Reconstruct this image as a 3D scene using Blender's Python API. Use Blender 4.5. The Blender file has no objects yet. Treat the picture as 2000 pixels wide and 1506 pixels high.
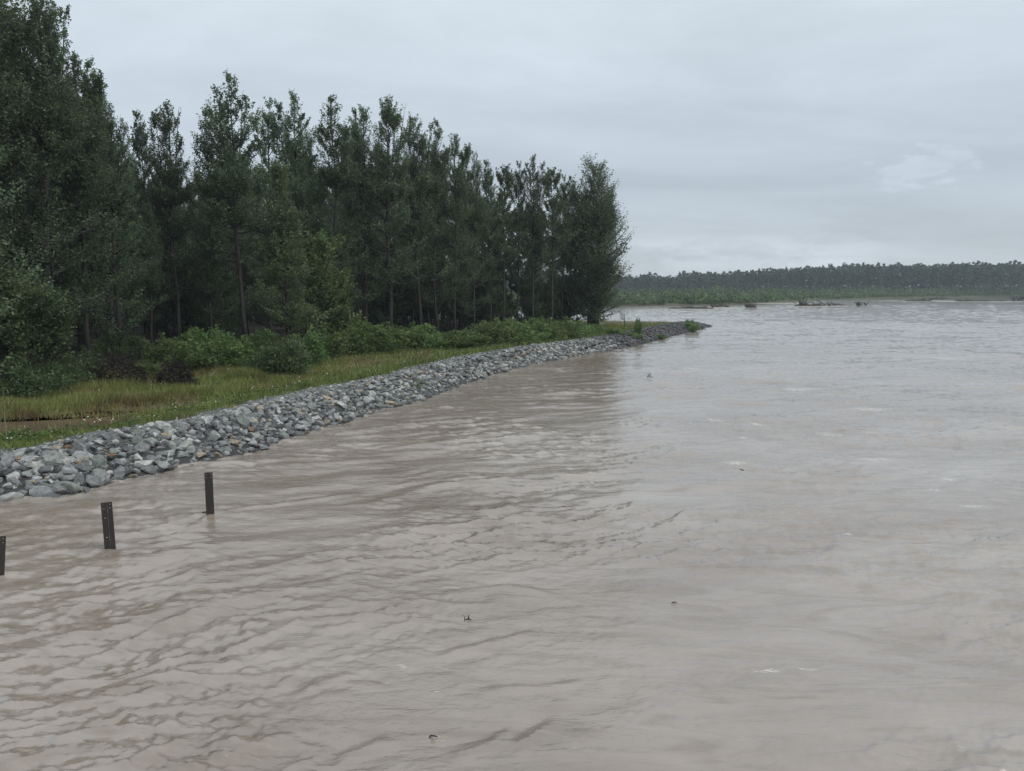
import bpy, bmesh, math, random
import numpy as np

random.seed(7)
RNG = np.random.default_rng(7)
scene = bpy.context.scene
COL = scene.collection

# ------------------------------------------------------------------ camera
FPX = 1570.0
HORIZON = 562.0
TILT = math.atan((753.0 - HORIZON) / FPX)
CAM_H = 7.0
cam_data = bpy.data.cameras.new("camera")
cam_data.sensor_width = 36.0
cam_data.lens = FPX / 2000.0 * 36.0
cam_data.clip_start = 0.5
cam_data.clip_end = 9000.0
cam = bpy.data.objects.new("camera", cam_data)
cam.location = (0, 0, CAM_H)
cam.rotation_euler = (math.pi / 2 - TILT, 0, 0)
COL.objects.link(cam)
scene.camera = cam

# ------------------------------------------------------------------ world: overcast sky
SUN_EL, SUN_AZ = math.radians(46), math.radians(118)      # azimuth from +Y towards +X
world = bpy.data.worlds.new("World")
scene.world = world
world.use_nodes = True
wn, wl = world.node_tree.nodes, world.node_tree.links
wn.clear()


def wnode(t, **kw):
    n = wn.new(t)
    for k, v in kw.items():
        setattr(n, k, v)
    return n


def wmath(op, a, b=None, c=None):
    n = wn.new('ShaderNodeMath')
    n.operation = op
    for i, v in enumerate((a, b, c)):
        if v is None:
            continue
        if isinstance(v, (int, float)):
            n.inputs[i].default_value = v
        else:
            wl.new(v, n.inputs[i])
    return n.outputs[0]


w_out = wnode('ShaderNodeOutputWorld')
sky = wnode('ShaderNodeTexSky', sky_type='NISHITA')
sky.sun_disc = False
sky.sun_elevation = SUN_EL
sky.sun_rotation = SUN_AZ
bg_sky = wnode('ShaderNodeBackground')
bg_sky.inputs['Strength'].default_value = 0.1
wl.new(sky.outputs[0], bg_sky.inputs[0])
tc = wnode('ShaderNodeTexCoord')
sep = wnode('ShaderNodeSeparateXYZ')
wl.new(tc.outputs['Generated'], sep.inputs[0])
dx, dy, dz = sep.outputs
zc = wmath('MAXIMUM', dz, 0.0)
den = wmath('ADD', zc, 0.16)
comb = wnode('ShaderNodeCombineXYZ')
wl.new(wmath('DIVIDE', dx, den), comb.inputs[0])
wl.new(wmath('DIVIDE', dy, den), comb.inputs[1])
ramp = wnode('ShaderNodeValToRGB')
els = ramp.color_ramp.elements
for p, c in ((0.0, (0.60, 0.65, 0.69)), (0.035, (0.53, 0.59, 0.645)), (0.12, (0.478, 0.545, 0.612)),
             (0.24, (0.585, 0.665, 0.735)), (0.45, (0.72, 0.79, 0.84)), (1.0, (0.92, 0.97, 1.0))):
    if p in (0.0, 1.0):
        e = els[0] if p == 0.0 else els[-1]
    else:
        e = els.new(p)
    e.position = p
    e.color = (*c, 1)
wl.new(zc, ramp.inputs[0])
nz = wnode('ShaderNodeTexNoise')
nz.inputs['Scale'].default_value = 0.9
nz.inputs['Detail'].default_value = 6
nz.inputs['Roughness'].default_value = 0.55
nz.inputs['Distortion'].default_value = 0.6
mp = wnode('ShaderNodeMapping')
mp.inputs['Scale'].default_value = (0.7, 1.5, 1)
mp.inputs['Rotation'].default_value = (0, 0, 0.25)
wl.new(comb.outputs[0], mp.inputs[0])
wl.new(mp.outputs[0], nz.inputs[0])
nz2 = wnode('ShaderNodeTexNoise')
nz2.inputs['Scale'].default_value = 14
nz2.inputs['Detail'].default_value = 7
nz2.inputs['Roughness'].default_value = 0.62
mp2 = wnode('ShaderNodeMapping')
mp2.inputs['Scale'].default_value = (1, 1, 3.2)
wl.new(tc.outputs['Generated'], mp2.inputs[0])
wl.new(mp2.outputs[0], nz2.inputs[0])


def wsmooth(v, a, b):
    n = wnode('ShaderNodeMapRange', interpolation_type='SMOOTHSTEP')
    wl.new(v, n.inputs['Value'])
    n.inputs['From Min'].default_value = a
    n.inputs['From Max'].default_value = b
    return n.outputs[0]


az = wmath('ARCTAN2', dx, dy)
# low bright bank of cloud over the far shore
band = wmath('MULTIPLY', wsmooth(dz, 0.003, 0.03), wsmooth(dz, 0.066, 0.046))
band = wmath('MULTIPLY', band, wmath('MULTIPLY', wsmooth(az, 0.08, 0.22), wsmooth(az, 0.50, 0.36)))
band = wmath('MULTIPLY', band, wsmooth(nz2.outputs[0], 0.36, 0.58))
# one small soft cumulus higher on the right
pa = wmath('DIVIDE', wmath('SUBTRACT', az, 0.463), 0.062)
pe = wmath('DIVIDE', wmath('SUBTRACT', dz, 0.128), 0.026)
rr = wmath('ADD', wmath('MULTIPLY', pa, pa), wmath('MULTIPLY', pe, pe))
nz3 = wnode('ShaderNodeTexNoise')
nz3.inputs['Scale'].default_value = 34
nz3.inputs['Detail'].default_value = 6
nz3.inputs['Roughness'].default_value = 0.6
wl.new(mp2.outputs[0], nz3.inputs[0])
pv_ = wmath('ADD', wmath('SUBTRACT', 1.0, rr), wmath('MULTIPLY', wmath('SUBTRACT', nz3.outputs[0], 0.5), 4.5))
puff = wmath('MULTIPLY', wsmooth(pv_, 0.1, 1.1), wsmooth(rr, 1.9, 0.9))
mod = wmath('MULTIPLY_ADD', wmath('SUBTRACT', nz.outputs[0], 0.5), 0.5, 1.0)
mod = wmath('MULTIPLY_ADD', wmath('SUBTRACT', nz2.outputs[0], 0.5), 0.12, mod)
mod = wmath('ADD', mod, wmath('MULTIPLY', band, 0.17))
mod = wmath('ADD', mod, wmath('MULTIPLY', puff, 0.15))
mulc = wnode('ShaderNodeVectorMath', operation='SCALE')
wl.new(ramp.outputs[0], mulc.inputs[0])
wl.new(mod, mulc.inputs['Scale'])
bg_cloud = wnode('ShaderNodeBackground')
wl.new(mulc.outputs[0], bg_cloud.inputs[0])
mixw = wnode('ShaderNodeMixShader')
mixw.inputs[0].default_value = 0.93
wl.new(bg_sky.outputs[0], mixw.inputs[1])
wl.new(bg_cloud.outputs[0], mixw.inputs[2])
wl.new(mixw.outputs[0], w_out.inputs[0])

sun_d = bpy.data.lights.new("sun", 'SUN')
sun_d.energy = 1.5
sun_d.angle = math.radians(50)
sun_d.color = (1.0, 0.96, 0.9)
sun_o = bpy.data.objects.new("sun", sun_d)
sun_o.rotation_euler = (math.pi / 2 - SUN_EL, 0, math.pi - SUN_AZ)
sun_o.location = (60, 20, 80)
COL.objects.link(sun_o)

vs = scene.view_settings
vs.view_transform = 'Standard'
vs.look = 'None'
vs.gamma = 1
vs.use_curve_mapping = False
vs.exposure = 0.12
scene.render.engine = 'CYCLES'
scene.cycles.use_denoising = True
scene.cycles.max_bounces = 6
scene.cycles.diffuse_bounces = 4
scene.cycles.transmission_bounces = 3
scene.cycles.volume_bounces = 0

# ------------------------------------------------------------------ measuring helpers
CA, SA = math.cos(TILT), math.sin(TILT)


def gp(px, py, z=0.0):
    """ground point (at height z) that the photo shows at px,py (2000 px frame)"""
    u, v = (px - 1000) / FPX, (753 - py) / FPX
    X, Y, Z = u, CA + v * SA, -SA + v * CA
    t = (z - CAM_H) / Z
    return np.array((X * t, Y * t))


def x_at(px, d, z=0.9):
    return (px - 1000) / FPX * (d * CA + (CAM_H - z) * SA)


def z_at(py, d):
    v = (753 - py) / FPX
    return CAM_H + d * (v * CA - SA) / (CA + v * SA)


# ------------------------------------------------------------------ noise
_perm = np.random.default_rng(3).permutation(256)
_perm = np.concatenate([_perm, _perm])
_ga = np.random.default_rng(4).uniform(0, 2 * np.pi, 256)
_gx, _gy = np.cos(_ga), np.sin(_ga)


def perlin(x, y, seed=0):
    x = np.asarray(x, float) + seed * 17.31
    y = np.asarray(y, float) - seed * 9.77
    xi, yi = np.floor(x).astype(np.int64), np.floor(y).astype(np.int64)
    xf, yf = x - xi, y - yi
    u = xf * xf * xf * (xf * (xf * 6 - 15) + 10)
    v = yf * yf * yf * (yf * (yf * 6 - 15) + 10)

    def g(ix, iy, fx, fy):
        h = _perm[_perm[ix & 255] + (iy & 255)]
        return _gx[h] * fx + _gy[h] * fy
    a = g(xi, yi, xf, yf)
    b = g(xi + 1, yi, xf - 1, yf)
    c = g(xi, yi + 1, xf, yf - 1)
    d = g(xi + 1, yi + 1, xf - 1, yf - 1)
    return (a + u * (b - a)) * (1 - v) + (c + u * (d - c)) * v


def fbm(x, y, seed=0, oct=4):
    r, a = 0, 1.0
    for i in range(oct):
        r = r + a * perlin(x * 2 ** i, y * 2 ** i, seed + i)
        a *= 0.5
    return r


def sstep(v, a, b):
    t = np.clip((v - a) / (b - a), 0, 1)
    return t * t * (3 - 2 * t)


# ------------------------------------------------------------------ mesh collecting
class MB:
    def __init__(self):
        self.v, self.f3, self.f4, self.t, self.n = [], [], [], [], 0

    def add(self, v, f3=None, f4=None, tint=None):
        v = np.asarray(v, np.float32).reshape(-1, 3)
        if f3 is not None and len(f3):
            self.f3.append(np.asarray(f3, np.int64) + self.n)
        if f4 is not None and len(f4):
            self.f4.append(np.asarray(f4, np.int64) + self.n)
        if tint is None:
            tint = np.zeros((len(v), 3))
        tint = np.asarray(tint, np.float32)
        if tint.ndim == 1:
            tint = np.repeat(tint[:, None], 3, 1) if len(tint) == len(v) else np.tile(tint, (len(v), 1))
        self.t.append(tint)
        self.v.append(v)
        self.n += len(v)

    def tube(self, pts, rad, sides=6, tint=None, cap=True):
        pts = np.asarray(pts, float)
        rad = np.asarray(rad, float) * np.ones(len(pts))
        d = np.gradient(pts, axis=0)
        d /= np.linalg.norm(d, axis=1, keepdims=True) + 1e-9
        ref = np.array((0.31, 0.95, 0.05)) if abs(d[0][2]) > 0.7 else np.array((0, 0, 1.0))
        s = np.cross(d, ref)
        s /= np.linalg.norm(s, axis=1, keepdims=True) + 1e-9
        t = np.cross(s, d)
        a = np.linspace(0, 2 * np.pi, sides, endpoint=False)
        ring = (s[:, None] * np.cos(a)[None, :, None] + t[:, None] * np.sin(a)[None, :, None]) * rad[:, None, None]
        v = (pts[:, None] + ring).reshape(-1, 3)
        n = len(pts)
        i = np.arange(n - 1)[:, None] * sides
        j = np.arange(sides)[None]
        k = (np.arange(sides)[None] + 1) % sides
        f4 = np.stack([i + j, i + k, i + sides + k, i + sides + j], -1).reshape(-1, 4)
        f3 = None
        if cap:
            m = len(v)
            v = np.vstack([v, pts[0], pts[-1]])
            jj, kk = j[0], k[0]
            f3 = np.vstack([np.stack([jj * 0 + m, kk, jj], -1),
                            np.stack([jj * 0 + m + 1, (n - 1) * sides + jj, (n - 1) * sides + kk], -1)])
        self.add(v, f3, f4, None if tint is None else np.tile(np.asarray(tint, float), (len(v), 1)))

    def leaves(self, p, size, rng, flat=0.0, asp=0.55, tint=None):
        """diamond leaf faces with random lie at points p"""
        n = len(p)
        a = rng.normal(size=(n, 3))
        a[:, 2] *= (1 - flat)
        a /= np.linalg.norm(a, axis=1, keepdims=True)
        b = np.cross(a, rng.normal(size=(n, 3)) + np.array((0, 0, flat * 1.0)))
        b /= np.linalg.norm(b, axis=1, keepdims=True) + 1e-9
        s = (np.asarray(size) * np.ones(n))[:, None]
        v = np.stack([p - a * s, p + b * s * asp, p + a * s, p - b * s * asp], 1).reshape(-1, 3)
        f = np.arange(4 * n).reshape(-1, 4)
        tt = rng.uniform(0, 1, n) if tint is None else tint
        tt = np.asarray(tt, float)
        if tt.ndim == 1:
            tt = np.repeat(tt[:, None], 3, 1)
        self.add(v, None, f, np.repeat(tt, 4, 0))

    def mesh(self, name, mat, smooth=False):
        v = np.vstack(self.v).astype(np.float32)
        f3 = np.vstack(self.f3) if self.f3 else np.zeros((0, 3), np.int64)
        f4 = np.vstack(self.f4) if self.f4 else np.zeros((0, 4), np.int64)
        me = bpy.data.meshes.new(name)
        me.vertices.add(len(v))
        me.vertices.foreach_set('co', v.ravel())
        loops = np.concatenate([f3.ravel(), f4.ravel()]).astype(np.int32)
        me.loops.add(len(loops))
        me.loops.foreach_set('vertex_index', loops)
        np_ = len(f3) + len(f4)
        me.polygons.add(np_)
        tot = np.concatenate([np.full(len(f3), 3), np.full(len(f4), 4)]).astype(np.int32)
        st = np.concatenate([[0], np.cumsum(tot)[:-1]]).astype(np.int32)
        me.polygons.foreach_set('loop_start', st)
        me.polygons.foreach_set('loop_total', tot)
        me.polygons.foreach_set('use_smooth', np.full(np_, smooth))
        t = np.vstack(self.t).astype(np.float32)
        at = me.attributes.new('tint', 'FLOAT_COLOR', 'POINT')
        at.data.foreach_set('color', np.hstack([t, np.ones((len(t), 1), np.float32)]).ravel())
        me.update(calc_edges=True)
        me.validate()
        if mat:
            me.materials.append(mat)
        return me


def link(name, me, parent=None, loc=(0, 0, 0), rz=0.0, sc=(1, 1, 1)):
    o = bpy.data.objects.new(name, me)
    o.location = loc
    o.rotation_euler = (0, 0, rz)
    o.scale = sc
    if parent:
        o.parent = parent
    COL.objects.link(o)
    return o


def tag(o, label=None, cat=None, group=None, kind=None):
    if label:
        o['label'] = label
    if cat:
        o['category'] = cat
    if group:
        o['group'] = group
    if kind:
        o['kind'] = kind
    return o


# ------------------------------------------------------------------ materials
def new_mat(name):
    m = bpy.data.materials.new(name)
    m.use_nodes = True
    nt = m.node_tree
    b = nt.nodes['Principled BSDF']
    return m, nt.nodes, nt.links, b


def mat_ramp(ns, ls, src, stops):
    r = ns.new('ShaderNodeValToRGB')
    e = r.color_ramp.elements
    e[0].position, e[0].color = stops[0][0], (*stops[0][1], 1)
    e[-1].position, e[-1].color = stops[-1][0], (*stops[-1][1], 1)
    for p, c in stops[1:-1]:
        q = e.new(p)
        q.color = (*c, 1)
    ls.new(src, r.inputs[0])
    return r.outputs[0]


def n_noise(ns, ls, scale, detail=4, rough=0.55, vec=None, dist=0.0, sc=None, rot=0.0):
    n = ns.new('ShaderNodeTexNoise')
    n.inputs['Scale'].default_value = scale
    n.inputs['Detail'].default_value = detail
    n.inputs['Roughness'].default_value = rough
    n.inputs['Distortion'].default_value = dist
    if vec is None:
        c = ns.new('ShaderNodeTexCoord')
        vec = c.outputs['Object']
    if sc:
        m = ns.new('ShaderNodeMapping')
        m.inputs['Scale'].default_value = sc
        m.inputs['Rotation'].default_value = (0, 0, rot)
        ls.new(vec, m.inputs[0])
        vec = m.outputs[0]
    ls.new(vec, n.inputs[0])
    return n.outputs[0]


def attr(ns, name):
    a = ns.new('ShaderNodeAttribute')
    a.attribute_name = name
    return a


def leaf_mat(name, dark, mid, light, trans=0.5, vary=0.25):
    m, ns, ls, b = new_mat(name)
    a = attr(ns, 'tint')
    col = mat_ramp(ns, ls, a.outputs['Fac'], ((0, dark), (0.6, mid), (1, light)))
    oi = ns.new('ShaderNodeObjectInfo')
    hsv = ns.new('ShaderNodeHueSaturation')
    mr = ns.new('ShaderNodeMapRange')
    mr.inputs['To Min'].default_value = 1 - vary
    mr.inputs['To Max'].default_value = 1 + vary
    ls.new(oi.outputs['Random'], mr.inputs['Value'])
    ls.new(mr.outputs[0], hsv.inputs['Value'])
    mh = ns.new('ShaderNodeMapRange')
    mh.inputs['To Min'].default_value = 0.485
    mh.inputs['To Max'].default_value = 0.525
    ls.new(oi.outputs['Random'], mh.inputs['Value'])
    ls.new(mh.outputs[0], hsv.inputs['Hue'])
    ls.new(col, hsv.inputs['Color'])
    ls.new(hsv.outputs[0], b.inputs['Base Color'])
    b.inputs['Roughness'].default_value = 0.45
    b.inputs['Specular IOR Level'].default_value = 0.5
    tr = ns.new('ShaderNodeBsdfTranslucent')
    ls.new(hsv.outputs[0], tr.inputs[0])
    mx = ns.new('ShaderNodeMixShader')
    mx.inputs[0].default_value = trans
    ls.new(b.outputs[0], mx.inputs[1])
    ls.new(tr.outputs[0], mx.inputs[2])
    ls.new(mx.outputs[0], ns['Material Output'].inputs[0])
    return m


M_LEAF = leaf_mat('cottonwood_leaves', (0.055, 0.086, 0.043), (0.115, 0.165, 0.082), (0.21, 0.275, 0.15))
M_LEAF_Y = leaf_mat('pale_leaves', (0.07, 0.10, 0.03), (0.12, 0.16, 0.055), (0.19, 0.23, 0.09))
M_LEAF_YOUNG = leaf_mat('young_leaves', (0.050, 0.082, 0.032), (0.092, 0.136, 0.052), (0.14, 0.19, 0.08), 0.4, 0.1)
M_LEAF_CONE = leaf_mat('young_tree_leaves', (0.065, 0.10, 0.045), (0.115, 0.165, 0.075), (0.18, 0.24, 0.115), 0.5, 0.05)
M_SHRUB = leaf_mat('shrub_leaves', (0.055, 0.095, 0.026), (0.125, 0.190, 0.058), (0.23, 0.31, 0.115))
M_FARLEAF = leaf_mat('far_leaves', (0.035, 0.060, 0.038), (0.055, 0.090, 0.058), (0.08, 0.12, 0.078), 0.3, 0.0)
M_FARSHRUB = leaf_mat('far_shrub_leaves', (0.055, 0.085, 0.035), (0.10, 0.15, 0.052), (0.15, 0.215, 0.08), 0.3, 0.0)


def tint_mat(name, rough=0.85, bump=0.0, bscale=20, mult=None, trans=0.0):
    m, ns, ls, b = new_mat(name)
    a = attr(ns, 'tint')
    ls.new(a.outputs['Color'], b.inputs['Base Color'])
    b.inputs['Roughness'].default_value = rough
    b.inputs['Specular IOR Level'].default_value = 0.25
    if bump:
        bp = ns.new('ShaderNodeBump')
        bp.inputs['Strength'].default_value = bump
        bp.inputs['Distance'].default_value = 0.03
        ls.new(n_noise(ns, ls, bscale, 5), bp.inputs['Height'])
        ls.new(bp.outputs[0], b.inputs['Normal'])
    if trans:
        tr = ns.new('ShaderNodeBsdfTranslucent')
        ls.new(a.outputs['Color'], tr.inputs[0])
        mx = ns.new('ShaderNodeMixShader')
        mx.inputs[0].default_value = trans
        ls.new(b.outputs[0], mx.inputs[1])
        ls.new(tr.outputs[0], mx.inputs[2])
        ls.new(mx.outputs[0], ns['Material Output'].inputs[0])
    return m


M_GRASS = tint_mat('grass_blades', 0.7, trans=0.25)
M_TINT = tint_mat('plain_tinted', 0.8)
M_WOOD = tint_mat('dead_wood', 0.9, 0.5, 30)

# bark
M_BARK, ns, ls, b = new_mat('bark')
col = mat_ramp(ns, ls, n_noise(ns, ls, 3.0, 6, 0.65, sc=(3, 3, 0.5)),
               ((0.3, (0.016, 0.015, 0.014)), (0.55, (0.034, 0.031, 0.028)), (0.8, (0.07, 0.064, 0.058))))
ls.new(col, b.inputs['Base Color'])
b.inputs['Roughness'].default_value = 0.95
bp = ns.new('ShaderNodeBump')
bp.inputs['Strength'].default_value = 0.7
bp.inputs['Distance'].default_value = 0.05
ls.new(n_noise(ns, ls, 9.0, 4, 0.6, sc=(3, 3, 0.4)), bp.inputs['Height'])
ls.new(bp.outputs[0], b.inputs['Normal'])


def rock_mat(name, from_object):
    m, ns, ls, b = new_mat(name)
    if from_object:
        oi = ns.new('ShaderNodeObjectInfo')
        base = oi.outputs['Color']
    else:
        base = attr(ns, 'tint').outputs['Color']
    geo = ns.new('ShaderNodeNewGeometry')
    n1 = n_noise(ns, ls, 5.0, 8, 0.68, vec=geo.outputs['Position'])
    sp = mat_ramp(ns, ls, n1, ((0.28, (0.45, 0.45, 0.47)), (0.5, (0.95, 0.95, 0.95)), (0.72, (1.5, 1.5, 1.45))))
    mx = ns.new('ShaderNodeMix')
    mx.data_type = 'RGBA'
    mx.blend_type = 'MULTIPLY'
    mx.inputs['Factor'].default_value = 1.0
    ls.new(base, mx.inputs['A'])
    ls.new(sp, mx.inputs['B'])
    # pale mineral veins
    n2 = n_noise(ns, ls, 2.3, 5, 0.6, vec=geo.outputs['Position'], dist=1.5, sc=(1, 1, 2.5))
    vein = mat_ramp(ns, ls, n2, ((0.47, (0, 0, 0)), (0.5, (1, 1, 1)), (0.53, (0, 0, 0))))
    mv = ns.new('ShaderNodeMix')
    mv.data_type = 'RGBA'
    sc_ = ns.new('ShaderNodeMath')
    sc_.operation = 'MULTIPLY'
    sc_.inputs[1].default_value = 0.35
    ls.new(vein, sc_.inputs[0])
    ls.new(sc_.outputs[0], mv.inputs['Factor'])
    ls.new(mx.outputs['Result'], mv.inputs['A'])
    mv.inputs['B'].default_value = (0.42, 0.42, 0.38, 1)
    # wet foot of the stones at the waterline
    spz = ns.new('ShaderNodeSeparateXYZ')
    ls.new(geo.outputs['Position'], spz.inputs[0])
    wet = ns.new('ShaderNodeMapRange')
    wet.inputs['From Min'].default_value = 0.06
    wet.inputs['From Max'].default_value = 0.22
    wet.inputs['To Min'].default_value = 0.5
    wet.inputs['To Max'].default_value = 1.0
    ls.new(spz.outputs[2], wet.inputs['Value'])
    vm = ns.new('ShaderNodeVectorMath')
    vm.operation = 'SCALE'
    ls.new(mv.outputs['Result'], vm.inputs[0])
    ls.new(wet.outputs[0], vm.inputs['Scale'])
    ls.new(vm.outputs[0], b.inputs['Base Color'])
    b.inputs['Roughness'].default_value = 0.75
    bp = ns.new('ShaderNodeBump')
    bp.inputs['Strength'].default_value = 0.6
    bp.inputs['Distance'].default_value = 0.04
    ls.new(n_noise(ns, ls, 9, 6, 0.65, vec=geo.outputs['Position']), bp.inputs['Height'])
    ls.new(bp.outputs[0], b.inputs['Normal'])
    return m


M_ROCK_OBJ = rock_mat('riprap_stone', True)
M_ROCK_TINT = rock_mat('riprap_rubble', False)

# river water
M_WATER, ns, ls, b = new_mat('silty_water')
geo = ns.new('ShaderNodeNewGeometry')
pos = geo.outputs['Position']
silt = mat_ramp(ns, ls, n_noise(ns, ls, 0.05, 5, 0.6, vec=pos, dist=1.0, sc=(1.0, 2.0, 1), rot=0.5),
                ((0.3, (0.208, 0.170, 0.140)), (0.55, (0.278, 0.240, 0.208)), (0.75, (0.340, 0.306, 0.276))))
fo = attr(ns, 'tint')
fn = n_noise(ns, ls, 8.0, 8, 0.75, vec=pos, dist=0.6, sc=(0.8, 3.0, 1), rot=-0.3)
fmask = ns.new('ShaderNodeMath')
fmask.operation = 'ADD'
ls.new(fo.outputs['Fac'], fmask.inputs[0])
ls.new(fn, fmask.inputs[1])
fr = ns.new('ShaderNodeMapRange')
fr.interpolation_type = 'SMOOTHSTEP'
fr.inputs['From Min'].default_value = 1.01
fr.inputs['From Max'].default_value = 1.22
ls.new(fmask.outputs[0], fr.inputs['Value'])
mxw = ns.new('ShaderNodeMix')
mxw.data_type = 'RGBA'
fg = ns.new('ShaderNodeMapRange')
fg.inputs['From Min'].default_value = 0.03
fg.inputs['From Max'].default_value = 0.2
ls.new(fo.outputs['Fac'], fg.inputs['Value'])
fgm = ns.new('ShaderNodeMath')
fgm.operation = 'MULTIPLY'
ls.new(fr.outputs[0], fgm.inputs[0])
ls.new(fg.outputs[0], fgm.inputs[1])
ls.new(fgm.outputs[0], mxw.inputs['Factor'])
# silt wisps, darker and tanner, that also put ripple contrast into the colour
wisp = mat_ramp(ns, ls, n_noise(ns, ls, 0.55, 5, 0.65, vec=pos, dist=1.4, sc=(0.6, 2.2, 1), rot=-0.35),
                ((0.36, (0.80, 0.77, 0.72)), (0.52, (1.0, 1.0, 1.0)), (0.7, (1.08, 1.08, 1.09))))
wm_ = ns.new('ShaderNodeMix')
wm_.data_type = 'RGBA'
wm_.blend_type = 'MULTIPLY'
wm_.inputs['Factor'].default_value = 1.0
ls.new(silt, wm_.inputs['A'])
ls.new(wisp, wm_.inputs['B'])
ls.new(wm_.outputs['Result'], mxw.inputs['A'])
mxw.inputs['B'].default_value = (0.62, 0.6, 0.57, 1)
ls.new(mxw.outputs['Result'], b.inputs['Base Color'])
rg = ns.new('ShaderNodeMapRange')
rg.inputs['To Min'].default_value = 0.05
rg.inputs['To Max'].default_value = 0.6
ls.new(fgm.outputs[0], rg.inputs['Value'])
ls.new(rg.outputs[0], b.inputs['Roughness'])
b.inputs['IOR'].default_value = 1.9
w1 = n_noise(ns, ls, 1.5, 4, 0.6, vec=pos, dist=0.8, sc=(1.0, 2.4, 1), rot=-0.5)
w2 = n_noise(ns, ls, 6.5, 4, 0.6, vec=pos, dist=0.6, sc=(1.0, 2.0, 1), rot=-0.3)
bp1 = ns.new('ShaderNodeBump')
bp1.inputs['Strength'].default_value = 1.0
bp1.inputs['Distance'].default_value = 0.028
ls.new(w1, bp1.inputs['Height'])
patch = n_noise(ns, ls, 0.13, 3, 0.5, vec=pos, dist=1.2)
pr = ns.new('ShaderNodeMapRange')
pr.inputs['From Min'].default_value = 0.38
pr.inputs['From Max'].default_value = 0.6
pr.inputs['To Min'].default_value = 0.3
pr.inputs['To Max'].default_value = 1.0
ls.new(patch, pr.inputs['Value'])
bp2 = ns.new('ShaderNodeBump')
bp2.inputs['Distance'].default_value = 0.014
ls.new(pr.outputs[0], bp2.inputs['Strength'])
ls.new(w2, bp2.inputs['Height'])
ls.new(bp1.outputs[0], bp2.inputs['Normal'])
ls.new(bp2.outputs[0], b.inputs['Normal'])

# still flood water on the meadow
M_PUDDLE, ns, ls, b = new_mat('puddle_water')
b.inputs['Base Color'].default_value = (0.115, 0.082, 0.058, 1)
b.inputs['Roughness'].default_value = 0.08
b.inputs['IOR'].default_value = 1.33
bp = ns.new('ShaderNodeBump')
bp.inputs['Strength'].default_value = 0.25
bp.inputs['Distance'].default_value = 0.02
ls.new(n_noise(ns, ls, 3, 3), bp.inputs['Height'])
ls.new(bp.outputs[0], b.inputs['Normal'])

# soil and gravel with tint attribute
M_SOIL, ns, ls, b = new_mat('soil')
a = attr(ns, 'tint')
sp = mat_ramp(ns, ls, n_noise(ns, ls, 2.5, 8, 0.7), ((0.3, (0.55, 0.55, 0.55)), (0.7, (1.4, 1.4, 1.4))))
mx = ns.new('ShaderNodeMix')
mx.data_type = 'RGBA'
mx.blend_type = 'MULTIPLY'
mx.inputs['Factor'].default_value = 1
ls.new(a.outputs['Color'], mx.inputs['A'])
ls.new(sp, mx.inputs['B'])
ls.new(mx.outputs['Result'], b.inputs['Base Color'])
b.inputs['Roughness'].default_value = 0.95
bp = ns.new('ShaderNodeBump')
bp.inputs['Strength'].default_value = 0.6
bp.inputs['Distance'].default_value = 0.08
ls.new(n_noise(ns, ls, 6, 6, 0.7), bp.inputs['Height'])
ls.new(bp.outputs[0], b.inputs['Normal'])

# rusty steel
M_STEEL, ns, ls, b = new_mat('rusty_steel')
col = mat_ramp(ns, ls, n_noise(ns, ls, 7, 7, 0.65, sc=(1, 1, 0.35)),
               ((0.3, (0.012, 0.011, 0.011)), (0.52, (0.020, 0.016, 0.015)), (0.74, (0.055, 0.034, 0.025))))
ls.new(col, b.inputs['Base Color'])
b.inputs['Roughness'].default_value = 0.7
b.inputs['Metallic'].default_value = 0.0

# ------------------------------------------------------------------ shorelines and terrain
FRONT_PX = [(0, 976), (130, 966), (235, 941), (330, 916), (470, 886), (560, 858), (640, 833), (740, 801), (830, 778),
            (920, 746), (1000, 722), (1100, 700), (1215, 681), (1280, 665), (1340, 650), (1391, 637)]
FRONT = np.array([(-60, 6), (-36, 19), (-24, 24.5)] + [gp(*p) for p in FRONT_PX])
BACK = np.array([FRONT[-1], (35.5, 150.5), (30, 153), (24, 154.5), (18, 157), (0, 171), (-50, 205), (-170, 270), (-420, 380)])


def poly_dist(P, L):
    """signed distance to polyline L (positive on its left side) and arclength of the nearest point"""
    P = np.asarray(P, float)
    best = np.full(len(P), 1e9)
    sgn = np.zeros(len(P))
    arc = np.zeros(len(P))
    acc = 0.0
    for a, b in zip(L[:-1], L[1:]):
        e = b - a
        ln = np.linalg.norm(e)
        t = np.clip(((P - a) @ e) / (ln * ln), 0, 1)
        q = a + t[:, None] * e
        d = np.linalg.norm(P - q, axis=1)
        c = e[0] * (P[:, 1] - a[1]) - e[1] * (P[:, 0] - a[0])
        m = d < best - 1e-9
        best[m] = d[m]
        sgn[m] = np.sign(c[m])
        arc[m] = acc + t[m] * ln
        acc += ln
    return best * np.where(sgn == 0, 1, sgn), arc


FRONT_LEN = np.linalg.norm(np.diff(FRONT, axis=0), axis=1).sum()
PUD = [(gp(45, 830, 0.7), 5.6, 2.9, 0.25), (gp(250, 800, 0.75), 4.6, 1.0, 0.55), (gp(395, 765, 0.75), 5.5, 0.9, 0.7)]


def puddle_amount(X, Y):
    r = np.zeros_like(X)
    for c, ra, rb, ang in PUD:
        u = (X - c[0]) * math.cos(ang) + (Y - c[1]) * math.sin(ang)
        v = -(X - c[0]) * math.sin(ang) + (Y - c[1]) * math.cos(ang)
        r = np.maximum(r, np.exp(-((u / ra) ** 2 + (v / rb) ** 2)))
    return r


SLOPE_W = [2.2, 2.2, 2.9, 2.7]


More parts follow.
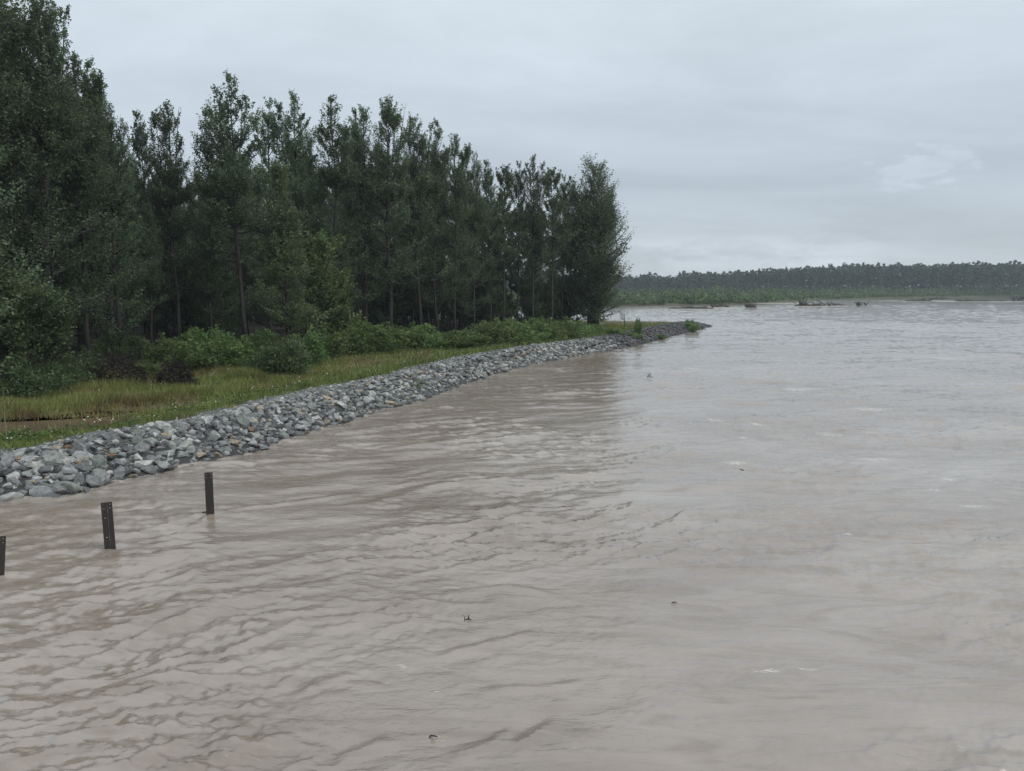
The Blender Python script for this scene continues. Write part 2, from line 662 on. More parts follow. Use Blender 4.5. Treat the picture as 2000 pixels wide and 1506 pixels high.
def height(X, Y):
    X, Y = np.asarray(X, float), np.asarray(Y, float)
    sh = X.shape
    P = np.stack([X.ravel(), Y.ravel()], 1)
    s, arc = poly_dist(P, FRONT)
    sb, _ = poly_dist(P, BACK)
    X, Y = P[:, 0], P[:, 1]
    u = arc / FRONT_LEN
    crest = np.interp(u, [0, 0.19, 0.30, 0.80, 0.95, 1.0], [0.80, 0.80, 1.05, 1.12, 1.1, 0.5])
    wd = np.interp(u, [0, 0.19, 0.3, 1.0], SLOPE_W)
    h = np.where(s < 0, s * 0.5, np.clip(s / wd, 0, 1) * crest)
    meadow = 0.86 + 0.10 * fbm(X * 0.16, Y * 0.16, 5, 3) + 0.35 * sstep(s, 20, 45)
    meadow = meadow - 0.42 * puddle_amount(X, Y)
    meadow = np.minimum(meadow, crest + 0.1)
    k = sstep(s - wd, 1.2, 4.5)
    h = np.where(s > wd, crest * (1 - k) + meadow * k, h)
    hb = np.where(sb < 0, sb * 0.3, sb * np.interp(u, [0, 0.8, 0.9, 1], [0.14, 0.14, 0.4, 0.5]))
    h = np.minimum(h, np.maximum(hb, -2.5))
    return np.maximum(h, -2.5).reshape(sh)


def hz(x, y):
    return float(height(np.array([x]), np.array([y]))[0])


def grid_mesh(name, X, Y, Z, T, mat, smooth=True):
    r, c = X.shape
    mb = MB()
    i = np.arange(r - 1)[:, None] * c
    j = np.arange(c - 1)[None]
    f = np.stack([i + j, i + j + 1, i + c + j + 1, i + c + j], -1).reshape(-1, 4)
    mb.add(np.stack([X.ravel(), Y.ravel(), Z.ravel()], 1), None, f, T.reshape(-1, 3))
    return mb.mesh(name, mat, smooth)


gx = np.concatenate([np.arange(-420, -80, 6.0), np.arange(-80, 44, 0.6)])
gy = np.concatenate([np.arange(4, 90, 0.6), np.arange(90, 160, 0.8), np.arange(160, 390, 6.0)])
TX, TY = np.meshgrid(gx, gy)
TZ = height(TX, TY)
s_all, arc_all = poly_dist(np.stack([TX.ravel(), TY.ravel()], 1), FRONT)
s_all = s_all.reshape(TX.shape)
arc_all = arc_all.reshape(TX.shape) / FRONT_LEN
TZ = TZ + np.where(s_all > 3, 0.04, 0.0) * fbm(TX * 1.3, TY * 1.3, 9, 3)


def meadow_colour(X, Y, s):
    """grass colour at a spot: green, straw and reddish patches"""
    n1 = fbm(X * 0.10 + 3, Y * 0.10, 21, 3)
    n2 = fbm(X * 0.28, Y * 0.28 + 8, 25, 3)
    g = np.array((0.122, 0.145, 0.045))
    st = np.array((0.165, 0.142, 0.065))
    rd = np.array((0.125, 0.075, 0.040))
    gr = np.array((0.090, 0.118, 0.036))
    a = 0.75 * sstep(n1, -0.05, 0.45)[..., None]
    c = g * (1 - a) + st * a
    r = sstep(n2, 0.05, 0.4)[..., None] * 0.6
    c = c * (1 - r) + rd * r
    e = (1 - sstep(s, 6.5, 9.0))[..., None] * 0.8
    c = c * (1 - e) + gr * 1.15 * e
    return c


tcol = meadow_colour(TX, TY, s_all) * 0.75
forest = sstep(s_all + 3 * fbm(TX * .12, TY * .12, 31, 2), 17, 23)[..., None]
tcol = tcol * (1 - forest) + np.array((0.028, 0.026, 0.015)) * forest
grav = (1 - sstep(s_all, 3.9, 4.6))[..., None]
tcol = tcol * (1 - grav) + np.array((0.13, 0.135, 0.13)) * grav
tipm = sstep(arc_all, 0.84, 0.90)[..., None]
tcol = tcol * (1 - tipm) + (np.array((0.13, 0.12, 0.085)) + 0.05 * fbm(TX * .3, TY * .3, 40, 3)[..., None]) * tipm
pm = sstep(puddle_amount(TX, TY), 0.25, 0.6)[..., None]
tcol = tcol * (1 - pm) + np.array((0.075, 0.055, 0.038)) * pm
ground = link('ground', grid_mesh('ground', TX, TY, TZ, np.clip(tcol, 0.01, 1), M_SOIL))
tag(ground, kind='structure')

# flood puddle: a still sheet in the hollow behind the rocks
pmb = MB()
px_, py_ = np.meshgrid(np.linspace(-34, 0, 2), np.linspace(20, 70, 2))
hull = []
for c, ra, rb, ang in PUD:
    t = np.linspace(0, 2 * np.pi, 40, endpoint=False)
    u, v = np.cos(t) * ra * 1.3, np.sin(t) * rb * 1.45
    x = c[0] + u * math.cos(ang) - v * math.sin(ang)
    y = c[1] + u * math.sin(ang) + v * math.cos(ang)
    vv = np.vstack([np.stack([x, y, np.full(40, 0.665)], 1), [[c[0], c[1], 0.665]]])
    k = np.arange(40)
    pmb.add(vv, np.stack([k, (k + 1) % 40, k * 0 + 40], 1))
puddle = link('puddle', pmb.mesh('puddle', M_PUDDLE))
tag(puddle, kind='structure')

# ------------------------------------------------------------------ river
NR, NC = 880, 590
rad = np.exp(np.linspace(math.log(7.5), math.log(640), NR))
ang = np.linspace(-0.80, 0.80, NC)
A_, R_ = np.meshgrid(ang, rad)
WX, WY = R_ * np.sin(A_), R_ * np.cos(A_)


def rot(x, y, a):
    return x * math.cos(a) + y * math.sin(a), -x * math.sin(a) + y * math.cos(a)


FLOW = math.radians(-112)
POST_XY = [gp(218, 1073), gp(411, 1006), gp(-10, 1128)]


def waves(X, Y):
    wx = X + 1.8 * perlin(X * 0.11, Y * 0.11, 51) + 0.5 * perlin(X * 0.4, Y * 0.4, 55)
    wy = Y + 1.8 * perlin(X * 0.11, Y * 0.11, 52) + 0.5 * perlin(X * 0.4, Y * 0.4, 56)
    u, v = rot(wx, wy, 0.50)           # crests run along u
    z = 0.10 * perlin(u * 0.10, v * 0.22, 61)
    near_bank = np.exp(-np.clip(-poly_dist(np.stack([X.ravel(), Y.ravel()], 1), FRONT)[0].reshape(X.shape), 0, 80) / 14.0)
    calm = sstep(fbm(X * 0.055, Y * 0.075, 71, 3), -0.35, 0.30)
    amp = 0.45 + 0.55 * calm + 0.7 * near_bank
    amp = 0.42 + 0.68 * calm + 0.55 * near_bank
    amp = amp + 1.1 * np.exp(-((Y - 150 + 0.1 * X) / 16) ** 2) * sstep(X, 30, 70) + 0.35 * np.exp(-((Y - 52) / 16) ** 2) * sstep(X, 5, 14)
    ua, va = rot(wx, wy, 0.42)
    sb_ = -poly_dist(np.stack([X.ravel(), Y.ravel()], 1), FRONT)[0].reshape(X.shape)
    chop = sstep(sb_, 20, 48) * (0.25 + 0.9 * sstep(fbm(X * 0.022, Y * 0.016, 73, 3), -0.25, 0.35))
    uq, vq = rot(wx, wy, 0.22)
    z = z + chop * 0.20 * (0.3 - np.abs(perlin(uq * 0.17, vq * 0.36, 81)))
    z = z + chop * 0.15 * perlin(uq * 0.22, vq * 0.60, 82)
    ur, vr = rot(wx, wy, -0.2)
    z = z + chop * 0.16 * perlin(ur * 0.09, vr * 0.20, 83)
    rough = sstep(fbm(wx * 0.085, wy * 0.11, 75, 3), -0.16, 0.14)          # boils: glassy patches between broken ones
    mid = sstep(sb_, 9, 28)
    rough = np.minimum(np.clip(rough + 0.5 * near_bank, 0.15, 1.2) * (1 + 1.1 * mid), 1.65)

    def crest(a_, b_, sd, k):
        return np.clip(1 - 2.2 * np.abs(perlin(a_, b_, sd)), 0, 1) ** k
    z = z + amp * 0.095 * perlin(ua * 0.13, va * 0.50, 62)
    z = z + amp * 0.060 * perlin(u * 0.24, v * 0.95, 63)
    ub, vb = rot(wx, wy, 0.28)
    z = z + amp * (0.4 + 0.6 * rough) * 0.048 * perlin(ub * 0.45, vb * 1.75, 64)
    uc, vc = rot(wx, wy, 0.52)
    z = z + rough * 0.032 * crest(uc * 0.30, vc * 0.85, 65, 4)
    u5, v5 = rot(wx, wy, 0.18)
    z = z + rough * 0.030 * crest(u5 * 0.55, v5 * 1.6, 68, 3)
    u3, v3 = rot(wx, wy, 0.1)
    z = z + rough * 0.030 * perlin(u3 * 1.2, v3 * 3.4, 66)
    u4, v4 = rot(wx, wy, -0.25)
    z = z + (0.006 + 0.024 * rough) * perlin(u4 * 2.2, v4 * 5.2, 67)
    u6, v6 = rot(wx, wy, 0.75)
    z = z + (0.005 + 0.018 * rough) * perlin(u6 * 4.0, v6 * 7.5, 69)
    # wakes trailing from the posts
    for q in POST_XY:
        fx, fy = rot(X - q[0], Y - q[1], FLOW)
        r2 = np.hypot(fx + 0.12, fy)
        z = z + 0.05 * np.exp(-(r2 / 0.28) ** 2)
        tail = sstep(fx, 0.05, 0.35) * np.exp(-np.clip(fx, 0, 50) / 2.2)
        z = z + 0.030 * tail * (np.exp(-((np.abs(fy) - 0.12 - 0.22 * fx) / 0.10) ** 2) - 0.8 * np.exp(-(fy / (0.10 + 0.14 * np.clip(fx, 0, 9))) ** 2))
    # long seams where two currents meet
    for pts, hgt in SEAMS:
        P = np.stack([X.ravel(), Y.ravel()], 1)
        lo, hi = pts.min(0) - 3, pts.max(0) + 3
        sel = np.where((P[:, 0] > lo[0]) & (P[:, 0] < hi[0]) & (P[:, 1] > lo[1]) & (P[:, 1] < hi[1]))[0]
        if not len(sel):
            continue
        d, arc = poly_dist(P[sel], pts)
        L = np.linalg.norm(np.diff(pts, axis=0), axis=1).sum()
        d = d + 0.12 * perlin(P[sel, 0] * 1.3, P[sel, 1] * 1.3, 77)
        fade = np.clip(arc / L * 4, 0, 1) * np.clip((1 - arc / L) * 4, 0, 1)
        prof = np.exp(-(d / 0.16) ** 2) - 0.7 * np.exp(-((d - 0.30) / 0.2) ** 2) + 0.35 * np.exp(-((d + 0.55) / 0.2) ** 2)
        z.ravel()[sel] += hgt * fade * prof
    return z


SEAM_PX = [([(840, 1290), (950, 1262), (1010, 1245), (1065, 1232)], .05), ([(930, 1352), (1020, 1345), (1090, 1344), (1145, 1336)], .045),
           ([(1000, 1468), (1050, 1440), (1100, 1402)], .05), ([(880, 1490), (960, 1450), (1030, 1412)], .035),
           ([(790, 1092), (870, 1070), (960, 1040), (1055, 1015)], .05), ([(560, 1365), (640, 1330), (700, 1312)], .05),
           ([(600, 1215), (690, 1205), (750, 1212)], .05), ([(640, 1500), (720, 1465), (770, 1442)], .05),
           ([(0, 1230), (120, 1195), (260, 1175)], .06), ([(150, 1160), (300, 1125), (420, 1100)], .06),
           ([(300, 1150), (420, 1105), (560, 1085)], .05), ([(200, 1330), (330, 1290), (470, 1270)], .05),
           ([(1250, 1255), (1350, 1270), (1450, 1255)], .03), ([(1560, 1130), (1620, 1128), (1690, 1140)], .03),
           ([(880, 1160), (990, 1150), (1100, 1165)], .04), ([(380, 1010), (560, 985), (700, 960)], .05)]
SEAMS = [(np.array([gp(*p) for p in pts]), h) for pts, h in SEAM_PX]
WZ = waves(WX, WY)
WZ *= (1 - 0.35 * sstep(R_, 70, 130) * (1 - 0.8 * np.exp(-((WY - 150 + 0.1 * WX) / 18) ** 2)))
# foam
foam = np.zeros_like(WX)
FOAM_PX = [(1395, 822, 50, 9), (1480, 830, 40, 7), (1452, 857, 30, 6), (1850, 938, 40, 8), (1825, 960, 34, 8), (1655, 1045, 30, 6),
           (1500, 1310, 90, 10), (1580, 1305, 60, 8), (850, 1352, 40, 8), (785, 1300, 50, 14), (850, 1440, 60, 14), (760, 1500, 50, 10),
           (1525, 632, 40, 5), (1620, 850, 70, 10), (1440, 905, 70, 8), (1700, 900, 90, 9), (1480, 660, 60, 5), (1320, 645, 40, 3),
           (1560, 760, 90, 6), (1840, 700, 110, 6), (1700, 800, 100, 7), (1900, 990, 70, 8), (905, 1212, 40, 10), (1350, 720, 60, 4)]
for fx, fy, w, h_ in FOAM_PX:
    c = gp(fx, fy)
    e1 = gp(fx + w, fy)[0] - c[0]
    e2 = gp(fx, fy - h_)[1] - c[1]
    foam = np.maximum(foam, (0.60 if fx > 1300 else 0.54) * np.exp(-(((WX - c[0]) / e1) ** 2 + ((WY - c[1]) / e2) ** 2)))
ripl = sstep(fbm(WX * 0.09, WY * 0.13, 91, 3), 0.1, 0.5)
foam = np.maximum(foam, 0.43 * ripl * sstep(WX, 0, 14) * sstep(WY, 16, 28))
sW = poly_dist(np.stack([WX.ravel(), WY.ravel()], 1), FRONT)[0].reshape(WX.shape)
foam = np.maximum(foam, 0.56 * np.exp(-((sW + 0.1) / 0.45) ** 2))
wmb = MB()
i = np.arange(NR - 1)[:, None] * NC
j = np.arange(NC - 1)[None]
wf = np.stack([i + j, i + j + 1, i + NC + j + 1, i + NC + j], -1).reshape(-1, 4)[:, ::-1]
wv = np.stack([WX.ravel(), WY.ravel(), WZ.ravel()], 1)
wmb.add(wv, None, wf, np.repeat(foam.reshape(-1, 1), 3, 1))
# calm outer sheet: beyond the last ring and to both sides, out to the horizon
last = (NR - 1) * NC
ring = wv[last:last + NC].copy()
outer = ring.copy()
outer[:, :2] *= 6.0
outer[:, 2] = 0
n0 = len(wv)
k = np.arange(NC - 1)
wmb.n = 0
wmb.add(outer, None, None, np.zeros((NC, 3)))
wmb.n = n0 + NC
wmb.f4.append(np.stack([last + k, n0 + k, n0 + k + 1, last + k + 1], 1))
sidev, sidef = [], []
base = n0 + NC
for sgn, ca in ((-1, 0), (1, NC - 1)):
    e0, e1 = wv[ca], wv[last + ca]
    a1 = 1.75 * sgn
    q0 = np.array((7.5 * math.sin(a1), 7.5 * math.cos(a1), -0.02))
    q1 = np.array((3800 * math.sin(a1), 3800 * math.cos(a1), -0.02))
    e1o = outer[0 if sgn < 0 else -1]
    e0z = e0.copy()
    e0z[2] = -0.02
    sidev += [e0z, e1o, q1, q0]
    f = [base, base + 1, base + 2, base + 3]
    sidef.append(f if sgn < 0 else f[::-1])
    base += 4
wmb.v.append(np.array(sidev, np.float32))
wmb.t.append(np.zeros((8, 3), np.float32))
wmb.f4.append(np.array(sidef))
river = link('river_water', wmb.mesh('river_water', M_WATER, True))
tag(river, kind='structure')

# ------------------------------------------------------------------ far shore ground
FARLINE_PX = [(-600, 608), (600, 606), (1195, 598), (1300, 595.5), (1420, 594), (1500, 592), (1545, 588), (1640, 584.5), (1760, 581.5), (1860, 580), (1960, 579.5), (2100, 580), (2600, 584)]
FARLINE = np.array([gp(*p) for p in FARLINE_PX])
mb = MB()
n = 160
xs = np.interp(np.linspace(0, 1, n), np.linspace(0, 1, len(FARLINE)), FARLINE[:, 0])
ys = np.interp(np.linspace(0, 1, n), np.linspace(0, 1, len(FARLINE)), FARLINE[:, 1])
rows = []
dirs = np.stack([xs, ys], 1)
dl = np.linalg.norm(dirs, axis=1, keepdims=True)
dirs = dirs / dl
for off, z in ((-6, -0.6), (0, 0.0), (1.2, 0.5), (14, 1.1), (60, 1.3), (400, 2.0), (5000, 4.0)):
    w = 2.5 * perlin(np.arange(n) * 0.33, np.zeros(n), 14) if off < 20 else 0
    rows.append(np.column_stack([dirs * (dl + off + np.reshape(w, (-1, 1)) if off < 20 else dl + off), np.full(n, z)]))
V = np.array(rows)
T = np.zeros_like(V)
T[:] = (0.085, 0.105, 0.04)
T[:2] = (0.06, 0.05, 0.036)
far_ground = link('far_shore', grid_mesh('far_shore', V[..., 0], V[..., 1], V[..., 2], T, M_SOIL))
tag(far_ground, kind='structure')

# ------------------------------------------------------------------ riprap
def ico(sub):
    bm = bmesh.new()
    bmesh.ops.create_icosphere(bm, subdivisions=sub, radius=1)
    v = np.array([x.co[:] for x in bm.verts])
    f = np.array([[q.index for q in x.verts] for x in bm.faces])
    bm.free()
    return v, f


ICO = {1: ico(1), 2: ico(2)}


def rock_shape(rng, sub, cuts):
    v, f = ICO[sub]
    v = v.copy()
    for _ in range(cuts):
        n_ = rng.normal(size=3)
        n_ /= np.linalg.norm(n_)
        d = rng.uniform(0.32, 0.66)
        over = np.maximum(v @ n_ - d, 0)
        v -= over[:, None] * n_
    v /= np.abs(v).max(0) * 0.98
    v += rng.normal(size=v.shape) * 0.02
    v *= np.array((rng.uniform(0.85, 1.25), rng.uniform(0.7, 1.05), rng.uniform(0.5, 0.8)))
    return v, f


rk = np.random.default_rng(11)
ROCK_MESH = []
for i in range(16):
    v, f = rock_shape(rk, 2, 8)
    mb = MB()
    mb.add(v, f)
    ROCK_MESH.append(mb.mesh('rock', M_ROCK_OBJ))


_c = np.concatenate([[0], np.cumsum(np.linalg.norm(np.diff(FRONT, axis=0), axis=1))])
DARK_U = _c[-4] / _c[-1]


def rock_colour(rng, u):
    r = rng.uniform()
    if u > DARK_U + rng.normal() * 0.012:            # dark stone of the far point
        c = np.array((0.075, 0.075, 0.088)) * rng.uniform(0.5, 1.5)
    elif r < 0.02:
        c = np.array((0.22, 0.13, 0.075)) * rng.uniform(0.7, 1.2)
    elif r < 0.06:
        c = np.array((0.33, 0.28, 0.20)) * rng.uniform(0.8, 1.15)
    elif r < 0.2:
        c = np.array((0.44, 0.45, 0.43)) * rng.uniform(0.8, 1.2)
    elif r < 0.48:
        c = np.array((0.095, 0.10, 0.108)) * rng.uniform(0.7, 1.3)
    elif r < 0.66:
        c = np.array((0.185, 0.21, 0.195)) * rng.uniform(0.75, 1.25)
    else:
        c = np.array((0.225, 0.238, 0.248)) * rng.uniform(0.6, 1.4)
    return c * 0.82


# the bank: its core mesh (coarse fill under the stones) carries the stones
seg = np.linalg.norm(np.diff(FRONT, axis=0), axis=1)
cum = np.concatenate([[0], np.cumsum(seg)])


def front_point(arc, s):
    arc = np.clip(arc, 0, cum[-1] - 1e-6)
    k_ = np.searchsorted(cum, arc, side='right') - 1
    e = (FRONT[k_ + 1] - FRONT[k_]) / seg[k_]
    # smoothed normal
    nrm = np.array((-e[1], e[0]))
    return FRONT[k_] + e * (arc - cum[k_]) + nrm * s


stones = []          # x, y, z, size, arc fraction, crest?
arc = 12.0
while arc < cum[-1] - 0.3:
    u = arc / cum[-1]
    d_here = np.linalg.norm(front_point(arc, 0))
    wtop = float(np.interp(u, [0, 0.19, 0.3, 0.9, 1.0], [2.4, 2.4, 3.1, 2.9, 1.7]))
    ctop = 1.35 if u < 0.22 else 1.8
    zs = float(np.interp(u, [0, 0.24, 0.36, 1.0], [1.12, 1.1, 0.74, 0.66]))
    step = 0.28 * zs
    s_ = -0.02
    while s_ < wtop + ctop:
        crest = s_ > wtop - 0.3
        edge = s_ > wtop + ctop * 0.55
        size = zs * min(max(rk.lognormal(math.log(0.18), 0.42), 0.11), 0.46)
        if crest:
            size = zs * rk.uniform(0.08, 0.18)
        if edge:
            size *= 0.75
        if not (edge and rk.uniform() < 0.45) and not (u > 0.9 and s_ > wtop + 1.0):
            p = front_point(arc + rk.uniform(-0.3, 0.3), s_ + rk.uniform(-0.15, 0.15))
            stones.append((p[0], p[1], 0, size, u, s_))
        s_ += zs * (0.34 if not crest else 0.26) * rk.uniform(0.75, 1.25)
    arc += step * rk.uniform(0.85, 1.15)
st = np.array(stones)
st[:, 2] = height(st[:, 0], st[:, 1]) + st[:, 3] * np.where(st[:, 5] < 3, rk.uniform(0.0, 0.35, len(st)), rk.uniform(-0.2, 0.15, len(st)))
# some stones sit a second layer up
ex = st[(st[:, 5] > 0.2) & (st[:, 5] < 3) & (rk.uniform(size=len(st)) < 0.26)].copy()
ex[:, 2] += 0.14
ex[:, :2] += rk.normal(size=(len(ex), 2)) * 0.2
st = np.vstack([st, ex])
dist = np.linalg.norm(st[:, :2], axis=1)
pxx = 1000 + FPX * st[:, 0] / (st[:, 1] * CA + (7 - st[:, 2]) * SA)
vis = (pxx > -10) & (st[:, 2] + st[:, 3] * .5 > 0.08)
score = np.where(vis, st[:, 3] / dist, -1)
order = np.argsort(-score)
core = MB()
cu = np.linspace(8, cum[-1] - 0.05, 240)
cs = np.array((-0.35, 0.0, 0.22, 0.45, 0.68, 1.0))
CV = np.array([[front_point(a, s_ * float(np.interp(a / cum[-1], [0, 0.2, 0.3, 1], [3.6, 3.6, 4.7, 4.2]))) for s_ in cs] for a in cu])
CZ = height(CV[..., 0], CV[..., 1]) + 0.035
CT = np.zeros(CV.shape[:2] + (3,))
CT[:, :5] = (0.045, 0.047, 0.048)  # core coloured dark to paint the shade in the gaps between stones
CT[:, 4:] = (0.12, 0.122, 0.118)
bank = link('riprap_bank', grid_mesh('riprap_bank', CV[..., 0], CV[..., 1], CZ, CT, M_SOIL))
tag(bank, 'long sloping bank of broken grey stones along the left edge of the river', 'rock embankment')
nobj = 0
rub = MB()
for idx in order:
    x, y, z, size, u, s_ = st[idx]
    c = rock_colour(rk, u)
    if nobj < 300 and score[idx] > 0:
        o = link('rock', ROCK_MESH[rk.integers(16)], bank, (x, y, z), rk.uniform(0, 6.28), (size * 1.12,) * 3)
        o.rotation_euler = (rk.normal() * 0.35, rk.normal() * 0.35, rk.uniform(0, 6.28))
        o.color = (*c, 1)
        nobj += 1
    else:
        v, f = rock_shape(rk, 2 if dist[idx] < 36 and size > 0.22 else 1, 4)
        a = rk.uniform(0, 6.28)
        R = np.array(((math.cos(a), -math.sin(a), 0), (math.sin(a), math.cos(a), 0), (0, 0, 1)))
        t1 = rk.normal() * 0.35
        R = R @ np.array(((1, 0, 0), (0, math.cos(t1), -math.sin(t1)), (0, math.sin(t1), math.cos(t1))))
        rub.add((v * size * 1.12) @ R.T + np.array((x, y, z)), f, None, np.tile(c, (len(v), 1)))
rub_n = 3600
ra_ = rk.uniform(14, cum[-1] - 1, rub_n)
rw_ = np.interp(ra_ / cum[-1], [0, 0.2, 0.3, 1], [3.7, 3.7, 4.9, 4.2]) * rk.uniform(0.05, 1, rub_n) ** 0.7
rp_ = np.array([front_point(a_, w_) for a_, w_ in zip(ra_, rw_)])
rz_ = height(rp_[:, 0], rp_[:, 1])
for a_, p, z_ in zip(ra_, rp_, rz_):
    v, f = rock_shape(rk, 1, 2)
    rub.add(v * rk.uniform(0.045, 0.10) + np.array((p[0], p[1], z_ + 0.05)), f, None, np.tile(rock_colour(rk, a_ / cum[-1]), (len(v), 1)))
rb = link('small_rocks', rub.mesh('small_rocks', M_ROCK_TINT), bank)
tag(rb, kind='stuff')

# ------------------------------------------------------------------ trees
def tree_meshes(seed, H, cs, R, nb=78, nleaf=26000, ls=0.15, r0=0.28, shape='plume', lmat=None, forks=0, el0=8, el1=62, lean=0.0, gap=0.12):
    rng = np.random.default_rng(seed)
    wood, leaf = MB(), MB()
    stems = []
    nst = 9
    t = np.linspace(0, 1, nst)
    wander = np.cumsum(rng.normal(size=(nst, 2)) * H * 0.0055, 0)
    main = np.column_stack([wander[:, 0] + lean * t * t * H, wander[:, 1], t * H])
    main[0, :2] = 0
    stems.append((main, r0 * (1 - t) ** 0.85 + 0.015, 0.0, 1.0))
    for k in range(forks):
        if shape == 'multi':
            a = rng.uniform(0, 6.28)
            off = np.array((math.cos(a), math.sin(a))) * rng.uniform(0.5, 1.3)
            sp = np.array((math.cos(a), math.sin(a))) * rng.uniform(0.9, 2.4)
            hh = H * rng.uniform(0.72, 0.97)
            m = np.column_stack([off[0] + sp[0] * t ** 1.3 + np.cumsum(rng.normal(size=nst)) * .08,
                                 off[1] + sp[1] * t ** 1.3 + np.cumsum(rng.normal(size=nst)) * .08, t * hh])
            stems.append((m, r0 * 0.8 * (1 - t) ** 0.85 + 0.012, 0.0, hh / H))
        else:
            f0 = rng.uniform(0.42, 0.66)
            a = rng.uniform(0, 6.28)
            p0 = np.array([np.interp(f0, t, main[:, q]) for q in range(3)])
            hh = H * rng.uniform(0.82, 0.985) - p0[2]
            sp = rng.uniform(1.0, 2.3)
            m = np.column_stack([p0[0] + math.cos(a) * sp * t ** 0.7, p0[1] + math.sin(a) * sp * t ** 0.7, p0[2] + t * hh])
            stems.append((m, r0 * (1 - f0) * 0.8 * (1 - t) ** 0.8 + 0.012, f0, (p0[2] + hh) / H))
    for m, rr_, _, _ in stems:
        wood.tube(m, rr_, 7 if H > 10 else 5)
    tot = len(stems)
    pts, tint = [], []
    per = [1.0] + [0.55 if shape != 'multi' else 0.8] * (tot - 1)
    sw = sum(per)
    for (m, rr_, f0, f1), w in zip(stems, per):
        nbs = max(8, int(nb * w))
        nl = int(nleaf * w / sw)
        us = np.sort(rng.uniform(0, 1, nbs)) ** 0.9
        az_ = rng.uniform(0, 6.28) + np.arange(nbs) * 2.4 + rng.normal(size=nbs) * 0.4
        share = []
        br = []
        for u, a in zip(us, az_):
            hf = cs + (0.985 - cs) * u
            if shape != 'multi' and f0 > 0:
                hf = max(hf, f0 + 0.02)
            zt = hf * H * (f1 if shape == 'multi' else 1.0)
            if zt >= m[-1, 2]:
                zt = m[-1, 2] - rng.uniform(0.1, 1.2)
            tt = np.interp(zt, m[:, 2], t)
            p0 = np.array([np.interp(tt, t, m[:, q]) for q in range(3)])
            if shape == 'round':
                L = R * (math.sin(math.pi * (0.16 + 0.74 * u)) ** 0.7)
            elif shape == 'cone':
                L = R * (1 - u) ** 0.65 * (0.75 + 0.25 * min(1, u * 6)) + 0.55
            elif shape == 'multi':
                L = R * (math.sin(math.pi * (0.20 + 0.66 * u)) ** 0.7) * 0.85
            else:
                L = R * (0.20 + 0.80 * math.sin(math.pi * min(1, 0.30 + 0.70 * u)) ** 0.8)
            L *= rng.uniform(0.6, 1.2) * (1 if f0 == 0 or shape == 'multi' else 0.65)
            el = math.radians(el0 + (el1 - el0) * u + rng.normal() * 9)
            q = np.linspace(0, 1, 6)
            ee = el + math.radians(30) * (q - 0.25) * (1 if shape != 'cone' else 0.3)
            dh = np.cumsum(np.cos(ee)) * L / 6
            dv = np.cumsum(np.sin(ee)) * L / 6
            dh, dv = dh - dh[0], dv - dv[0]
            side = np.cumsum(rng.normal(size=6) * 0.035) * L
            P = np.column_stack([p0[0] + math.cos(a) * dh - math.sin(a) * side, p0[1] + math.sin(a) * dh + math.cos(a) * side, p0[2] + dv])
            P[:, 2] = np.minimum(P[:, 2], H * 1.02 + rng.uniform(-0.6, 0.3))
            wood.tube(P, np.linspace(max(0.012, 0.02 * L), 0.008, 6), 4, cap=False)
            br.append((P, L))
            share.append(L)
        share = np.array(share) / sum(share)
        clump_keep = rng.uniform(size=nbs)
        for (P, L), w2, ck in zip(br, share, clump_keep):
            if ck < gap:
                continue
            n_ = int(nl * w2)
            if n_ < 6:
                continue
            q = np.linspace(0, 1, 6)
            bd = (P[-1] - P[0]) / (np.linalg.norm(P[-1] - P[0]) + 1e-6)
            n2 = int(2 + L * 1.7)
            tips = [(P[2], P[-1], 1.0)]
            for k2 in range(n2):
                tp = rng.uniform(0.2, 0.95)
                b0 = np.array([np.interp(tp, q, P[:, c_]) for c_ in range(3)])
                sd_ = np.cross(bd, np.array((0, 0, 1.0)))
                sd_ /= np.linalg.norm(sd_) + 1e-6
                dd = bd * rng.uniform(0.5, 0.9) + sd_ * rng.choice((-1, 1)) * rng.uniform(0.3, 0.85) + np.array((0, 0, rng.uniform(0.0, 0.55))) + rng.normal(size=3) * 0.12
                dd /= np.linalg.norm(dd)
                l2 = (0.42 * L * (1 - 0.45 * tp) + 0.35) * rng.uniform(0.7, 1.25)
                e2 = b0 + dd * l2
                tips.append((b0, e2, l2 / max(L, 0.5) + 0.25))
                if l2 > 0.9:
                    wood.tube([b0, e2], [0.014, 0.005], 3, cap=False)
            ws = np.array([q_[2] for q_ in tips])
            ws /= ws.sum()
            ti = rng.choice(len(tips), n_, p=ws)
            A0 = np.array([q_[0] for q_ in tips])[ti]
            A1 = np.array([q_[1] for q_ in tips])[ti]
            tt_ = rng.uniform(0.05, 1.06, n_)[:, None]
            lp = A0 * (1 - tt_) + A1 * tt_
            lp[:, 2] += 0.12 * L * (tt_[:, 0] ** 2 - 0.5 * tt_[:, 0])
            lp += rng.normal(size=(n_, 3)) * (0.085 + 0.024 * L) * (1.2 - 0.65 * tt_)
            pts.append(lp)
            tint.append(np.clip(0.42 + 0.20 * rng.normal() + 0.27 * rng.normal(size=n_), 0, 1))
    P = np.vstack(pts)
    tn = np.concatenate(tint)
    P[:, 2] = np.maximum(P[:, 2], 0.15)
    leaf.leaves(P, ls * rng.uniform(0.6, 1.35, len(P)), rng, flat=0.4, tint=tn)
    return wood.mesh('trunk', M_BARK, True), leaf.mesh('crown', lmat or M_LEAF)


